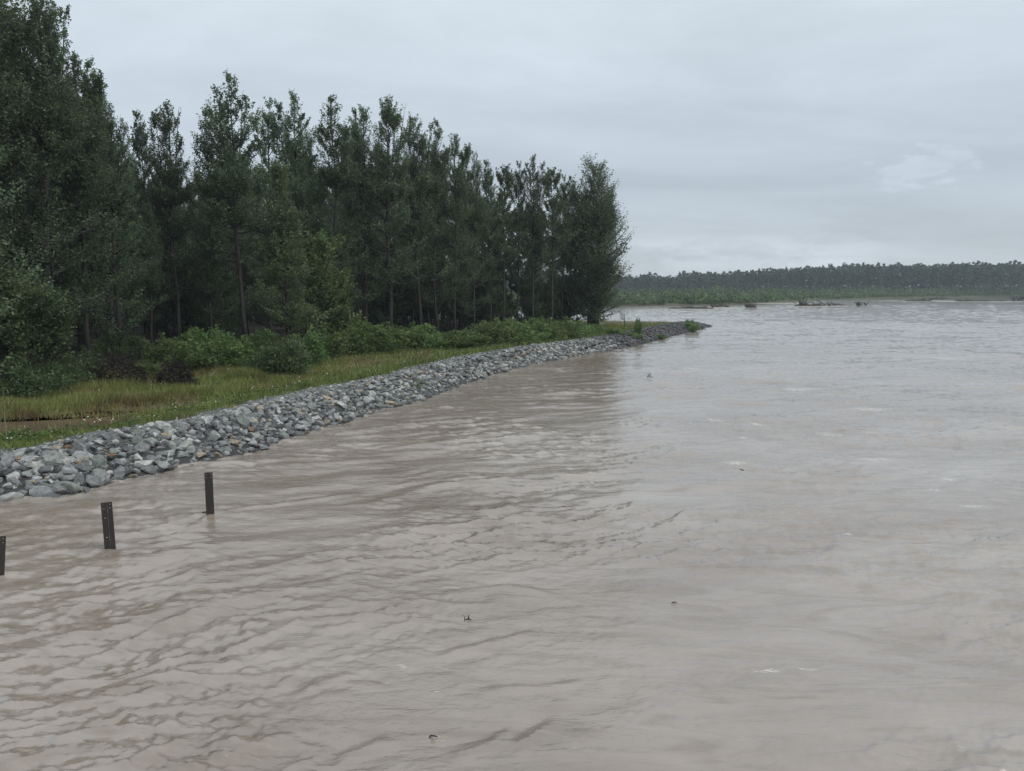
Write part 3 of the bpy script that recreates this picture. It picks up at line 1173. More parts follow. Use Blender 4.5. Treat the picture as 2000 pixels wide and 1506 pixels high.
V = {}
V['A'] = (26.0, tree_meshes(101, 26, 0.16, 5.0, 62, 42000, 0.10, 0.23, forks=3, gap=0.18))
V['B'] = (26.0, tree_meshes(102, 26, 0.30, 4.9, 48, 30000, 0.105, 0.22, forks=3, gap=0.2))
V['C'] = (26.0, tree_meshes(103, 26, 0.14, 4.2, 66, 36000, 0.10, 0.20, forks=2, el1=66, gap=0.14))
V['D'] = (26.0, tree_meshes(104, 26, 0.28, 4.0, 48, 22000, 0.105, 0.17, forks=2, el1=64, gap=0.18))
V['E'] = (26.0, tree_meshes(105, 26, 0.10, 4.9, 74, 45000, 0.088, 0.26, forks=3, el0=0, gap=0.16))
V['F'] = (26.0, tree_meshes(106, 26, 0.18, 4.8, 64, 40000, 0.10, 0.23, forks=4, gap=0.18))
V['G'] = (24.0, tree_meshes(107, 24, 0.06, 6.0, 84, 76000, 0.115, 0.22, shape='multi', forks=7, el0=6, el1=60, gap=0.04))
V['Y'] = (15.0, tree_meshes(108, 15, 0.13, 2.9, 100, 28000, 0.085, 0.14, shape='cone', lmat=M_LEAF_CONE, el0=18, el1=58, gap=0.05))
V['L'] = (9.0, tree_meshes(109, 9, 0.15, 3.0, 34, 10000, 0.115, 0.11, shape='round', lmat=M_LEAF_Y, forks=1, el0=5, el1=60, gap=0.15))
V['U'] = (9.0, tree_meshes(110, 9, 0.05, 3.4, 56, 15000, 0.13, 0.09, shape='round', lmat=M_LEAF, el0=8, el1=60, gap=0.1))
V['P'] = (26.0, tree_meshes(111, 26, 0.36, 4.0, 48, 15000, 0.13, 0.16, forks=0, el1=60, gap=0.15))
V['X'] = (8.0, tree_meshes(112, 8, 0.03, 3.8, 64, 20000, 0.11, 0.10, shape='round', lmat=M_LEAF_YOUNG, forks=2, el0=5, el1=60, gap=0.08))


def place_tree(kind, x, y, h, rz, label, group=None, name='cottonwood_tree', wide=1.0, cat='tree', sink=0.05):
    H0, (wm, lm) = V[kind]
    z = hz(x, y)
    s_ = (h) / H0
    e = bpy.data.objects.new(name, None)
    e.location = (x, y, z - sink)
    e.rotation_euler = (0, 0, rz)
    e.scale = (s_ * wide, s_ * wide, s_)
    COL.objects.link(e)
    tag(e, label, cat, group)
    for nm, me in (('trunk', wm), ('crown', lm)):
        o = bpy.data.objects.new(nm, me)
        o.parent = e
        COL.objects.link(o)
    return e


TG = 'tall cottonwoods along the front of the wood'
FRONT_TREES = [
    # px, depth, top py, kind, width, label
    (-45, 49, -150, 'E', 1.0, 'tall cottonwood mostly outside the left edge, only its right boughs in view'),
    (12, 52, -120, 'B', 0.95, 'tall leafy cottonwood nearest the left edge, its top cut off by the frame'),
    (62, 57, -45, 'C', 1.0, 'narrow cottonwood second from the left edge, top cut off by the frame'),
    (104, 54, -40, 'E', 1.0, 'broadest and tallest cottonwood of the left-hand clump, top cut off by the frame'),
    (140, 62, 10, 'F', 0.9, 'tall cottonwood on the right shoulder of the left-hand clump, top near the frame edge'),
    (178, 60, 112, 'A', 0.9, 'bushy cottonwood stepping down right of the tallest left-hand tree'),
    (206, 66, 128, 'C', 1.0, 'narrow cottonwood on the falling right edge of the left-hand clump'),
    (238, 64, 205, 'E', 0.9, 'lower leafy cottonwood at the right end of the left-hand clump, by the sky notch'),
    (302, 84, 232, 'D', 0.9, 'thin wispy cottonwood just right of the first sky notch'),
    (350, 80, 212, 'A', 0.9, 'round-topped cottonwood between the sky notch and the highest twin plumes'),
    (412, 82, 222, 'C', 0.95, 'narrow cottonwood directly left of the highest twin-plumed cottonwood'),
    (482, 80, 163, 'B', 1.05, 'highest open cottonwood with twin plumes in the middle left of the wood'),
    (530, 86, 203, 'D', 0.95, 'sparse cottonwood leaning beside the highest twin-plumed cottonwood, on its right'),
    (594, 88, 198, 'B', 0.95, 'thin-crowned cottonwood just right of the gap beyond the twin plumes'),
    (650, 88, 192, 'C', 1.05, 'sharply pointed cottonwood rising behind the small pale round tree'),
    (718, 94, 212, 'F', 0.9, 'many-tipped cottonwood between the sharply pointed one and the dense domed one'),
    (764, 92, 198, 'A', 1.0, 'dense domed cottonwood, highest of the right half of the wood'),
    (823, 97, 233, 'F', 0.9, 'bushy cottonwood right of the dense domed one where the skyline starts to fall'),
    (858, 99, 236, 'C', 0.85, 'slim spire-like cottonwood on the falling skyline of the wood'),
    (890, 101, 268, 'A', 0.85, 'full cottonwood just right of the slim spire on the falling skyline'),
    (924, 103, 298, 'E', 0.72, 'shorter dense cottonwood at the foot of the falling skyline'),
    (958, 108, 318, 'D', 0.9, 'leftmost of the thin airy cottonwoods with see-through trunks'),
    (984, 109, 322, 'P', 1.1, 'airy cottonwood with bare pole trunk, second of the see-through stand'),
    (1010, 112, 320, 'D', 0.9, 'airy cottonwood in the middle of the see-through stand of bare trunks'),
    (1038, 111, 312, 'B', 0.85, 'tallest and fullest cottonwood of the see-through stand of bare trunks'),
    (1078, 114, 325, 'P', 1.15, 'slim bare-trunked cottonwood beside the last round tree, on its left'),
    (1097, 119, 346, 'D', 0.85, 'small-topped cottonwood squeezed between the see-through stand and the last round tree'),
    (1112, 122, 366, 'F', 0.8, 'shorter cottonwood tucked against the left side of the last round tree'),
    (1158, 121, 329, 'G', 1.08, 'broad many-stemmed cottonwood ending the wood beside the rocky point'),
]
rp = np.random.default_rng(23)
for px, d, ty, kind, wd, lab in FRONT_TREES:
    x = x_at(px, d)
    place_tree(kind, x, d, z_at(ty, d) - 0.9, rp.uniform(0, 6.28), lab, TG, wide=wd)

place_tree('Y', x_at(557, 62), 62, z_at(322, 62) - 0.9, 1.0, 'young cone-shaped tree standing forward of the wood in the shrubs', name='young_tree')
place_tree('L', x_at(636, 72), 72, z_at(468, 72) - 0.9, 2.0, 'small pale yellow-green round tree in front of the dark trunks', name='pale_tree')
place_tree('L', x_at(668, 74), 74, z_at(535, 74) - 0.9, 4.4, 'lowest pale yellow-green sapling tree right of the small pale round tree', name='pale_tree', wide=0.9)
place_tree('X', x_at(10, 45), 45, z_at(545, 45) - 0.9, 0.4, 'low bright bushy tree at the left edge below the tall cottonwoods', name='bushy_tree')
place_tree('X', x_at(92, 47.5), 47.5, z_at(575, 47.5) - 0.9, 2.4, 'low rounded bushy tree beside the dark brush pile, under the left clump', name='bushy_tree')
place_tree('U', x_at(-60, 43), 43, 9.0, 2.9, 'bushy tree outside the left edge with a few twigs in view', name='bushy_tree')

# deeper trees
ZONES = ((270, 'behind the left-hand clump'), (560, 'behind the twin-plumed cottonwood and its neighbours'), (700, 'behind the sharply pointed cottonwood and the young trees'),
         (830, 'behind the dense domed cottonwood'), (940, 'behind the falling skyline of the wood'), (5000, 'in the see-through stand at the right'))


def zone(px):
    return next(t for lim, t in ZONES if px < lim)


SIL = np.array([(-200, -150), (60, -60), (150, 60), (200, 140), (250, 215), (292, 345), (350, 255), (420, 250), (480, 230), (505, 330), (530, 270), (572, 345), (600, 225),
                (650, 215), (700, 245), (760, 220), (820, 250), (870, 265), (920, 310), (960, 330), (1040, 330), (1090, 350), (1160, 345), (1210, 420)])
FL = np.array([(-200, 45), (0, 52), (250, 66), (480, 80), (650, 88), (760, 94), (900, 103), (1040, 113), (1180, 124)])
n_deep = 0
deep_xy = []
for _ in range(6000):
    if n_deep >= 185:
        break
    px = rp.uniform(-160, 1120)
    fr_ = np.interp(px, FL[:, 0], FL[:, 1])
    d = fr_ + 4 + rp.uniform(0, 1) ** 1.3 * (95 if px < 800 else (50 if px < 940 else 26))
    x = x_at(px, d)
    P = np.array([[x, d]])
    if poly_dist(P, BACK)[0][0] < 5:
        continue
    if any((x - q[0]) ** 2 + (d - q[1]) ** 2 < 5.0 for q in deep_xy):
        continue
    if px > 930 and rp.uniform() < 0.3:
        continue
    ty = np.interp(px, SIL[:, 0], SIL[:, 1]) + rp.uniform(22, 200)
    h = min(z_at(ty, d) - 1.0, 29)
    if px > 930:
        kind = rp.choice(['P', 'P', 'D'])
    else:
        kind = rp.choice(['A', 'B', 'C', 'C', 'D', 'F', 'P'])
    place_tree(str(kind), x, d, h, rp.uniform(0, 6.28), 'slender dark cottonwood deeper in the wood, ' + zone(px),
               'cottonwoods ' + zone(px), wide=rp.uniform(0.85, 1.1))
    deep_xy.append((x, d))
    n_deep += 1
for k_ in range(135):
    px = rp.uniform(-120, 930) if k_ < 82 else (rp.uniform(920, 1150) if k_ < 100 else rp.uniform(740, 960))
    fr_ = np.interp(px, FL[:, 0], FL[:, 1])
    d = fr_ + (rp.uniform(6, 60) if px < 920 else rp.uniform(2, 16))
    x = x_at(px, d)
    if poly_dist(np.array([[x, d]]), BACK)[0][0] < 5:
        continue
    place_tree('U', x, d, rp.uniform(4, 11) if px < 920 else rp.uniform(4, 8), rp.uniform(0, 6.28), 'low bushy young tree in deep shade, ' + zone(px),
               'young trees ' + zone(px), name='understory_tree', wide=rp.uniform(0.9, 1.5))

# ------------------------------------------------------------------ shrubs
def shrub_meshes(seed, R, H, nleaf, ls, lmat, nst=24):
    rng = np.random.default_rng(seed)
    wood, leaf = MB(), MB()
    P = []
    T = []
    for k in range(nst):
        a = rng.uniform(0, 6.28)
        r = R * math.sqrt(rng.uniform(0, 1))
        h = H * rng.uniform(0.45, 1.12) * (1 - 0.4 * (r / R) ** 2)
        q = np.linspace(0, 1, 5)
        m = np.column_stack([math.cos(a) * r * (0.25 + 0.75 * q), math.sin(a) * r * (0.25 + 0.75 * q), q * h])
        wood.tube(m, np.linspace(0.03, 0.008, 5), 4, cap=False)
        n_ = nleaf // nst
        qq = rng.uniform(0.12, 1.0, n_)
        lp = np.column_stack([np.interp(qq, q, m[:, c]) for c in range(3)])
        sp = 0.30 * R * (1.15 - qq) + 0.09
        lp += rng.normal(size=(n_, 3)) * np.column_stack([sp * .8, sp * .8, sp * 0.5])
        P.append(lp)
        T.append(np.clip(0.5 + 0.15 * rng.normal() + 0.24 * rng.normal(size=n_), 0, 1))
    P = np.vstack(P)
    P[:, 2] = np.abs(P[:, 2]) + 0.03
    leaf.leaves(P, ls * rng.uniform(0.6, 1.3, len(P)), rng, flat=0.2, asp=0.4, tint=np.concatenate(T))
    return wood.mesh('stem', M_BARK), leaf.mesh('foliage', lmat)


SH = [shrub_meshes(201 + k, 1.7, 2.6, 4200, 0.125, M_SHRUB) for k in range(4)]
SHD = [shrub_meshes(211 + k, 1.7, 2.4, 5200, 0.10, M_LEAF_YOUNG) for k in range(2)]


def place_shrub(x, y, h, wd, label, group, pool=SH, name='willow_shrub'):
    wm, lm = pool[rp.integers(len(pool))]
    e = bpy.data.objects.new(name, None)
    e.location = (x, y, hz(x, y) - 0.04)
    e.rotation_euler = (0, 0, rp.uniform(0, 6.28))
    e.scale = (wd / 1.7, wd / 1.7, h / 2.6)
    COL.objects.link(e)
    tag(e, label, 'shrub', group)
    for nm, me in (('stem', wm), ('foliage', lm)):
        o = bpy.data.objects.new(nm, me)
        o.parent = e
        COL.objects.link(o)
    return e


# px of foot, py of foot, py of top, half width (m)
SHRUBS = [(276, 742, 702, 0.9), (310, 715, 655, 1.7), (358, 722, 655, 1.7), (395, 730, 640, 1.9), (440, 728, 650, 1.8), (478, 722, 655, 1.7),
          (520, 735, 668, 1.8), (560, 738, 650, 1.6), (592, 718, 645, 1.6),
          (628, 705, 645, 1.8), (660, 696, 630, 1.9), (690, 694, 622, 2.1), (725, 692, 632, 2.0), (760, 690, 640, 1.9), (795, 688, 632, 2.0),
          (830, 686, 640, 1.9), (868, 684, 648, 1.9), (905, 683, 645, 1.9), (935, 682, 632, 2.0), (965, 680, 622, 2.2), (1000, 676, 625, 2.2),
          (1035, 673, 632, 2.1), (1068, 670, 626, 2.1), (1100, 666, 622, 2.2), (1130, 662, 626, 2.2), (1158, 657, 632, 2.0)]
for px, by, ty, wd in SHRUBS:
    p = gp(px, by, 0.9)
    h = z_at(ty, p[1]) - 0.85
    if px < 620:
        lab, gr = 'leafy willow shrub in the hedge left of the small pale round tree', 'willow shrubs below the left half of the wood'
    elif px < 940:
        lab, gr = 'leafy willow shrub in the hedge below the dense dark middle of the wood', 'willow shrubs below the middle of the wood'
    else:
        lab, gr = 'leafy willow shrub in the hedge below the see-through trunks and last round tree', 'willow shrubs below the right end of the wood'
    if px < 460:
        lab, gr = 'leafy willow shrub in the hedge right behind the two brush piles', 'willow shrubs behind the brush piles'
    elif 700 < px < 860:
        lab, gr = 'leafy willow shrub in the hedge below the dense domed cottonwood', 'willow shrubs below the domed cottonwood'
    elif px > 1060:
        lab, gr = 'leafy willow shrub in the hedge at the foot of the last round tree', 'willow shrubs at the foot of the last round tree'
    pool = SHD if px in (520, 560) else SH
    if px == 560:
        lab, gr = 'dark rounded shrub at the foot of the young cone-shaped tree', None
    elif px == 520:
        lab, gr = 'dark rounded shrub just left of the foot of the young cone-shaped tree', None
    place_shrub(p[0], p[1] + 1.2, h, wd * 1.1, lab, gr, pool)
    if px not in (520, 560):
        place_shrub(p[0] + rp.uniform(-1.5, 1.5), p[1] + rp.uniform(4.5, 6.5), h * rp.uniform(0.95, 1.15), wd * 1.25, lab, gr, pool)
# low dark growth under the left trees
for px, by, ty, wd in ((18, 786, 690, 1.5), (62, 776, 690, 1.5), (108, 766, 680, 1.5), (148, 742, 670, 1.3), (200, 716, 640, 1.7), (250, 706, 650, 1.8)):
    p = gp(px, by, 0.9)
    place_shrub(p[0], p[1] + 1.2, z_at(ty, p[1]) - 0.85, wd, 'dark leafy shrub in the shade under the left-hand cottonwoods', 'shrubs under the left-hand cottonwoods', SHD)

# small plants of the rocky point
p = gp(1350, 640, 0.6)
place_shrub(p[0], p[1], 2.0, 1.6, 'small green bush on the far tip of the rocky point', None)
p = gp(1246, 655, 0.8)
place_shrub(p[0], p[1], 2.7, 0.6, 'narrow upright bush between the rocks and the gravel of the point', None)
for px, by in ((1180, 655), (1205, 659), (1240, 658), (1290, 652)):
    p = gp(px, by, 0.8)
    place_shrub(p[0], p[1] + 1, rp.uniform(0.6, 1.1), rp.uniform(1.0, 1.9), 'low weedy bush on the ground behind the dark rocks of the point', 'low bushes on the rocky point')

# nearly bare sapling on the point
sx, sy = gp(1219, 643, 0.8)
mbw, mbl = MB(), MB()
rs = np.random.default_rng(31)
mbw.tube([(0, 0, 0), (0.05, 0, 1.2), (0, 0.1, 2.6)], [0.06, 0.045, 0.015], 5)
lp = []
for k in range(9):
    a = rs.uniform(0, 6.28)
    z0 = rs.uniform(0.9, 2.3)
    L = rs.uniform(0.4, 0.9)
    e = np.array((math.cos(a) * L, math.sin(a) * L, z0 + L * 0.7))
    mbw.tube([(0.03, 0.05, z0), tuple(e)], [0.025, 0.008], 4)
    lp.append(e + rs.normal(size=(12, 3)) * 0.15)
mbl.leaves(np.vstack(lp), 0.09, rs)
sap = bpy.data.objects.new('sapling', None)
sap.location = (sx, sy, hz(sx, sy) - 0.03)
COL.objects.link(sap)
tag(sap, 'thin nearly bare sapling on the gravel beside the last round tree', 'sapling')
link('trunk', mbw.mesh('trunk', M_BARK), sap)
link('crown', mbl.mesh('crown', M_LEAF_YOUNG), sap)
# thin pale sapling at the left edge
sx, sy = gp(14, 862, 0.8)
mbw, mbl = MB(), MB()
mbw.tube([(0, 0, 0), (-0.03, 0, 1.0), (0.0, 0, 2.2)], [0.022, 0.016, 0.006], 5, tint=(0.2, 0.19, 0.15))
mbl.leaves(np.column_stack([rs.normal(size=(60, 2)) * 0.12, rs.uniform(1.2, 2.3, 60)]), 0.05, rs)
sap2 = bpy.data.objects.new('sapling', None)
sap2.location = (sx, sy, hz(sx, sy) - 0.02)
COL.objects.link(sap2)
tag(sap2, 'thin pale sapling stem standing by the muddy puddle at the left edge', 'sapling')
link('trunk', mbw.mesh('trunk', M_WOOD), sap2)
link('crown', mbl.mesh('crown', M_SHRUB), sap2)

# ------------------------------------------------------------------ brush piles
def brush_pile(px, by, wpx, hpx, label, seed):
    rng = np.random.default_rng(seed)
    p = gp(px, by, 0.9)
    sc_ = p[1] / FPX
    W, Hh = wpx * sc_ / 2, hpx * sc_
    root = bpy.data.objects.new('brush_pile', None)
    root.location = (p[0], p[1] + 1.0, hz(p[0], p[1] + 1.0) - 0.05)
    COL.objects.link(root)
    tag(root, label, 'brush pile')
    mb = MB()
    for k in range(420):
        a = rng.uniform(0, 6.28)
        r = W * math.sqrt(rng.uniform())
        c = np.array((math.cos(a) * r, math.sin(a) * r * 0.8, rng.uniform(0.0, 1) * Hh * (1 - (r / W) ** 2 * 0.8)))
        d = rng.normal(size=3) * np.array((1, 1, 0.55))
        d /= np.linalg.norm(d)
        L = rng.uniform(0.3, 1.0)
        k2 = rng.normal(size=3) * 0.12
        q = np.array([c - d * L * .5, c + k2, c + d * L * .5])
        q[:, 2] = np.maximum(q[:, 2], 0.02)
        g = rng.uniform(0.5, 1.4)
        mb.tube(q, [0.028, 0.022, 0.006], 4, tint=np.array((0.020, 0.015, 0.014)) * g, cap=False)
    link('twigs', mb.mesh('twigs', M_WOOD), root)['kind'] = 'stuff'
    for k in range(7):
        a = rng.uniform(0, 6.28)
        L = rng.uniform(0.9, 1.6)
        mb = MB()
        d = np.array((math.cos(a), math.sin(a) * .5, rng.uniform(0.1, 0.6)))
        c = np.array((rng.uniform(-.5, .5) * W, rng.uniform(-.4, .2) * W, rng.uniform(0.3, 0.75) * Hh))
        q = np.array([c - d * L / 2, c + rng.normal(size=3) * .1, c + d * L / 2])
        q[:, 2] = np.maximum(q[:, 2], 0.04)
        mb.tube(q, [0.06, 0.05, 0.025], 6, tint=(0.075, 0.062, 0.055))
        link('branch', mb.mesh('branch', M_WOOD), root)


brush_pile(215, 752, 110, 74, 'larger dark heap of dead brush under the left-hand trees', 41)
brush_pile(331, 755, 80, 60, 'smaller dark heap of dead brush at the edge of the grass', 42)

# ------------------------------------------------------------------ meadow grass and flowers
rgk = np.random.default_rng(51)


def scatter(n, s0, s1, arc0, arc1):
    a = rgk.uniform(arc0, arc1, n)
    s_ = rgk.uniform(s0, s1, n)
    k_ = np.clip(np.searchsorted(cum, a, side='right') - 1, 0, len(seg) - 1)
    e = (FRONT[1:] - FRONT[:-1]) / seg[:, None]
    E = e[k_]
    return FRONT[k_] + E * (a - cum[k_])[:, None] + np.column_stack([-E[:, 1], E[:, 0]]) * s_[:, None]


G = np.vstack([scatter(120000, 2.8, 24, 18, cum[-1] * 0.93), scatter(70000, 3.2, 16, 18, cum[-1] * 0.45)])
sG, aG = poly_dist(G, FRONT)
sbG, _ = poly_dist(G, BACK)
pg = puddle_amount(G[:, 0], G[:, 1])
uG = aG / cum[-1]
edge_ = np.interp(uG, [0, 0.2, 0.3, 1], [3.2, 3.2, 4.3, 4.2]) + 1.1 * fbm(G[:, 0] * 0.5, G[:, 1] * 0.5, 61, 2)
keep = (sG > edge_) & (sbG > 4) & (pg < 0.42 + 0.2 * rgk.normal(size=len(G))) & (sG < 25)
thin = (aG / cum[-1] > 0.86) & (rgk.uniform(size=len(G)) < 0.7)
G = G[keep & ~thin]
sG = sG[keep & ~thin]
zG = height(G[:, 0], G[:, 1])
n = len(G)
shortG = 1 - 0.55 * (1 - sstep(sG, 7, 12)) * (1 - sstep(uG[keep & ~thin], 0.3, 0.45))
lenG = rgk.uniform(0.22, 0.60, n) * shortG * (0.75 + 0.7 * sstep(fbm(G[:, 0] * .2, G[:, 1] * .2, 66, 2), -.2, .4))
cG = (1.5 - 0.55 * sstep(fbm(G[:, 0] * 0.45, G[:, 1] * 0.45, 97, 3), 0.05, 0.4)[:, None]) * meadow_colour(G[:, 0], G[:, 1], sG) * rgk.uniform(0.55, 1.4, n)[:, None]
cG[rgk.uniform(size=n) < 0.12] *= np.array((1.7, 1.45, 1.5))
aa = rgk.uniform(0, 6.28, n)
wG = 0.022
base = np.column_stack([G, zG - 0.02])
side = np.column_stack([np.cos(aa), np.sin(aa), np.zeros(n)]) * wG
bend = rgk.normal(size=(n, 2)) * 0.35
tip = base + np.column_stack([bend * lenG[:, None], lenG])
gm = MB()
gv = np.stack([base - side, base + side, tip], 1).reshape(-1, 3)
gm.add(gv, np.arange(3 * n).reshape(-1, 3), None, np.repeat(np.clip(cG, 0, 1), 3, 0))
grass = link('grass', gm.mesh('grass', M_GRASS))
tag(grass, kind='stuff')

# broad-leaved herbs at the meadow edge, and white flower heads
Hh = np.vstack([scatter(900, 4.4, 8.0, 20, cum[-1] * 0.8), scatter(350, 8, 16, 18, cum[-1] * 0.6)])
Hh = Hh[puddle_amount(Hh[:, 0], Hh[:, 1]) < 0.3]
hm, fm = MB(), MB()
for x, y in Hh:
    z = hz(x, y)
    hgt = rgk.uniform(0.15, 0.45)
    q = np.array((x, y, z)) + np.column_stack([rgk.normal(size=(9, 2)) * 0.14, rgk.uniform(0.05, hgt, 9)])
    g = rgk.uniform(0.7, 1.3)
    hm.leaves(q, 0.08, rgk, flat=0.5, tint=np.clip(np.tile(np.array((0.07, 0.115, 0.03)) * g, (9, 1)), 0, 1))
    if rgk.uniform() < 0.25:
        m_ = rgk.integers(2, 7)
        q = np.array((x, y, z)) + np.column_stack([rgk.normal(size=(m_, 2)) * 0.2, hgt + rgk.uniform(0.0, 0.22, m_)])
        fm.leaves(q, 0.03 * rgk.uniform(0.8, 1.3, m_), rgk, flat=0.75, asp=0.9, tint=np.tile(np.array((0.55, 0.55, 0.48)), (m_, 1)))
herbs = link('weeds', hm.mesh('weeds', M_GRASS))
tag(herbs, kind='stuff')
flowers = link('wildflowers', fm.mesh('wildflowers', M_TINT))
tag(flowers, kind='stuff')
# weeds growing out of the stones
ROCK_PLANTS = [(35, 955, 'green tuft growing among the stones at the lower left, nearest the water'),
               (255, 862, 'reddish green tuft growing on the stones behind the tan boulder'),
               (818, 752, 'green tuft growing on the stones midway along the bank')]
for px, by, lab in ROCK_PLANTS:
    p = gp(px, by, 0.7)
    mb = MB()
    nn = 130
    q = np.column_stack([rgk.normal(size=(nn, 2)) * 0.2, rgk.uniform(0.02, 0.55, nn)])
    mb.leaves(q, 0.08, rgk, asp=0.25, tint=np.tile(np.array((0.07, 0.12, 0.035)), (nn, 1)) * rgk.uniform(0.6, 1.4, nn)[:, None])
    o = link('weed_tuft', mb.mesh('weed_tuft', M_GRASS), None, (p[0], p[1], hz(p[0], p[1]) + 0.18))
    tag(o, lab, 'plant')

# ------------------------------------------------------------------ steel piles in the river
def plate(w, h, t, holes, cell=0.032, r=0.011):
    """vertical plate (x: width, z: height, y: thickness) with round holes through it"""
    bm = bmesh.new()
    xs_ = {-w / 2, w / 2}
    zs_ = {0.0, h}
    for hx, hz_ in holes:
        xs_ |= {round(hx - cell / 2, 5), round(hx + cell / 2, 5)}
        zs_ |= {round(hz_ - cell / 2, 5), round(hz_ + cell / 2, 5)}
    xs_, zs_ = sorted(xs_), sorted(zs_)
    cache = {}

    def vert(x, z):
        k_ = (round(x, 5), round(z, 5))
        if k_ not in cache:
            cache[k_] = bm.verts.new((x, 0, z))
        return cache[k_]
    for a_, b_ in zip(xs_[:-1], xs_[1:]):
        for c_, d_ in zip(zs_[:-1], zs_[1:]):
            cx, cz = (a_ + b_) / 2, (c_ + d_) / 2
            hit = [q for q in holes if abs(q[0] - cx) < cell * 0.3 and abs(q[1] - cz) < cell * 0.3]
            if not hit:
                bm.faces.new((vert(a_, c_), vert(b_, c_), vert(b_, d_), vert(a_, d_)))
            else:
                sq = [vert(a_, c_), vert(b_, c_), vert(b_, d_), vert(a_, d_)]
                ring_ = [bm.verts.new((cx + r * math.cos(q), 0, cz + r * math.sin(q))) for q in [math.radians(225 + 45 * i_) for i_ in range(8)]]
                for i_ in range(4):
                    bm.faces.new((sq[i_], sq[(i_ + 1) % 4], ring_[(2 * i_ + 2) % 8], ring_[2 * i_ + 1], ring_[2 * i_]))
    bmesh.ops.recalc_face_normals(bm, faces=bm.faces)
    r_ = bmesh.ops.extrude_face_region(bm, geom=bm.faces[:])
    bmesh.ops.translate(bm, verts=[e for e in r_['geom'] if isinstance(e, bmesh.types.BMVert)], vec=(0, t, 0))
    bmesh.ops.recalc_face_normals(bm, faces=bm.faces)
    me = bpy.data.meshes.new('plate')
    bm.to_mesh(me)
    bm.free()
    me.materials.append(M_STEEL)
    return me


def steel_pile(px, by, ty, width, label, rz, tilt=(0, 0), holes_extra=()):
    p = gp(px, by, 0.0)
    h = z_at(ty, p[1])
    D = 1.2
    root = bpy.data.objects.new('steel_pile', None)
    root.location = (p[0], p[1], -D)
    root.rotation_euler = (tilt[0], tilt[1], rz)
    COL.objects.link(root)
    tag(root, label, 'steel post', 'rusty steel posts standing in the river')
    Hh = D + h
    hl = []
    for k in range(2):
        for sx_ in (-1, 1):
            hl.append((sx_ * width * 0.29, Hh - 0.06 - 0.10 * k))
    hl += [(q[0] * width, Hh - q[1]) for q in holes_extra]
    t = 0.02
    pw = width * 0.46
    for sg in (-1, 1):
        hs = [(q[0] - sg * width * 0.27, q[1]) for q in hl if q[0] * sg > 0]
        link('flange', plate(pw, Hh, t, hs, 0.045, 0.015), root, (sg * width * 0.27, 0, 0))
        link('web', plate(width * 0.6, Hh - 0.012 * (1.5 + sg), 0.014, [], 0.05, 0.02), root, (sg * width * 0.052 + 0.007, t + 0.002 + width * 0.3, 0), math.pi / 2)
    return root


steel_pile(218, 1077, 981, 0.27, 'middle one of the rusty steel posts, nearer and thicker than the one to its right', 0.42, (0, -0.022), ((-0.2, 0.42), (-0.22, 0.95)))
steel_pile(411, 1010, 923, 0.235, 'rusty steel post farthest out in the river, right of the other posts', 0.33, (0, 0.0), ((0.02, 0.33),))
steel_pile(-16, 1132, 1050, 0.27, 'leaning rusty steel post cut by the left edge of the photo', 0.55, (0, 0.10))
# driftwood caught on the far post
p = gp(398, 1007, 0)
mb = MB()
mb.tube([(-0.22, -0.02, -0.01), (0, 0, 0.04), (0.17, 0.05, 0.10)], [0.035, 0.05, 0.04], 6, tint=(0.05, 0.04, 0.03))
mb.tube([(-0.05, 0, 0.02), (0.02, -0.04, 0.13)], [0.02, 0.008], 5, tint=(0.05, 0.04, 0.03))
tag(link('driftwood', mb.mesh('driftwood', M_WOOD), None, (p[0], p[1], 0.02)), 'short dark stick caught against the foot of the farthest post', 'driftwood')

# ------------------------------------------------------------------ floating debris
def snag(px, py, label, seed, wm, hm_, n=5, tint=(0.04, 0.035, 0.032), name='driftwood', cat='driftwood', flat=False, group=None):
    rng = np.random.default_rng(seed)
    p = gp(px, py, 0)
    mb = MB()
    L = wm / 2
    mb.tube([(-L, 0, -0.02), (-L * .3, 0.06 * wm, 0.05 * hm_ + 0.02), (L * .4, -0.03 * wm, 0.06 * hm_ + 0.02), (L, 0.04 * wm, 0.0)],
            np.array([0.5, 1, 0.9, 0.4]) * min(0.045 * wm + 0.004, 0.2), 6, tint=tint)
    if not flat:
        for k in range(n):
            x0 = rng.uniform(-L * .8, L * .8)
            q = np.array([(x0, 0, 0.02), (x0 + rng.uniform(-.2, .2) * wm, rng.uniform(-.2, .2) * wm, hm_ * rng.uniform(0.4, 0.75)),
                          (x0 + rng.uniform(-.35, .35) * wm, rng.uniform(-.3, .3) * wm, hm_ * rng.uniform(0.6, 1.0))])
            mb.tube(q, [0.03 * wm + 0.004, 0.02 * wm + 0.003, 0.003], 5, tint=np.array(tint) * rng.uniform(0.8, 1.5))
    o = link(name, mb.mesh(name, M_WOOD), None, (p[0], p[1], 0.0), rng.uniform(-0.4, 0.4))
    return tag(o, label, cat, group)


snag(1271, 738, 'forked branch floating alone in mid river beyond the rocks', 61, 0.9, 0.42, 4)
snag(913, 1212, 'dark snag poking out of the water in the near middle of the river', 62, 0.20, 0.15, 4, (0.035, 0.037, 0.045))
snag(845, 1440, 'curved dark stick in a patch of foam near the bottom of the photo', 63, 0.17, 0.06, 2, (0.045, 0.045, 0.05))
snag(1316, 1178, 'tiny dark stick drifting in the near river right of centre', 64, 0.16, 0.04, 0, (0.03, 0.026, 0.024), flat=True)
snag(1816, 1018, 'tiny dark stick drifting on the right side of the near river', 65, 0.18, 0.05, 1, (0.03, 0.026, 0.024))
snag(1440, 918, 'long thin waterlogged branch lying low in the middle of the river', 66, 0.5, 0.04, 2, (0.06, 0.05, 0.04))

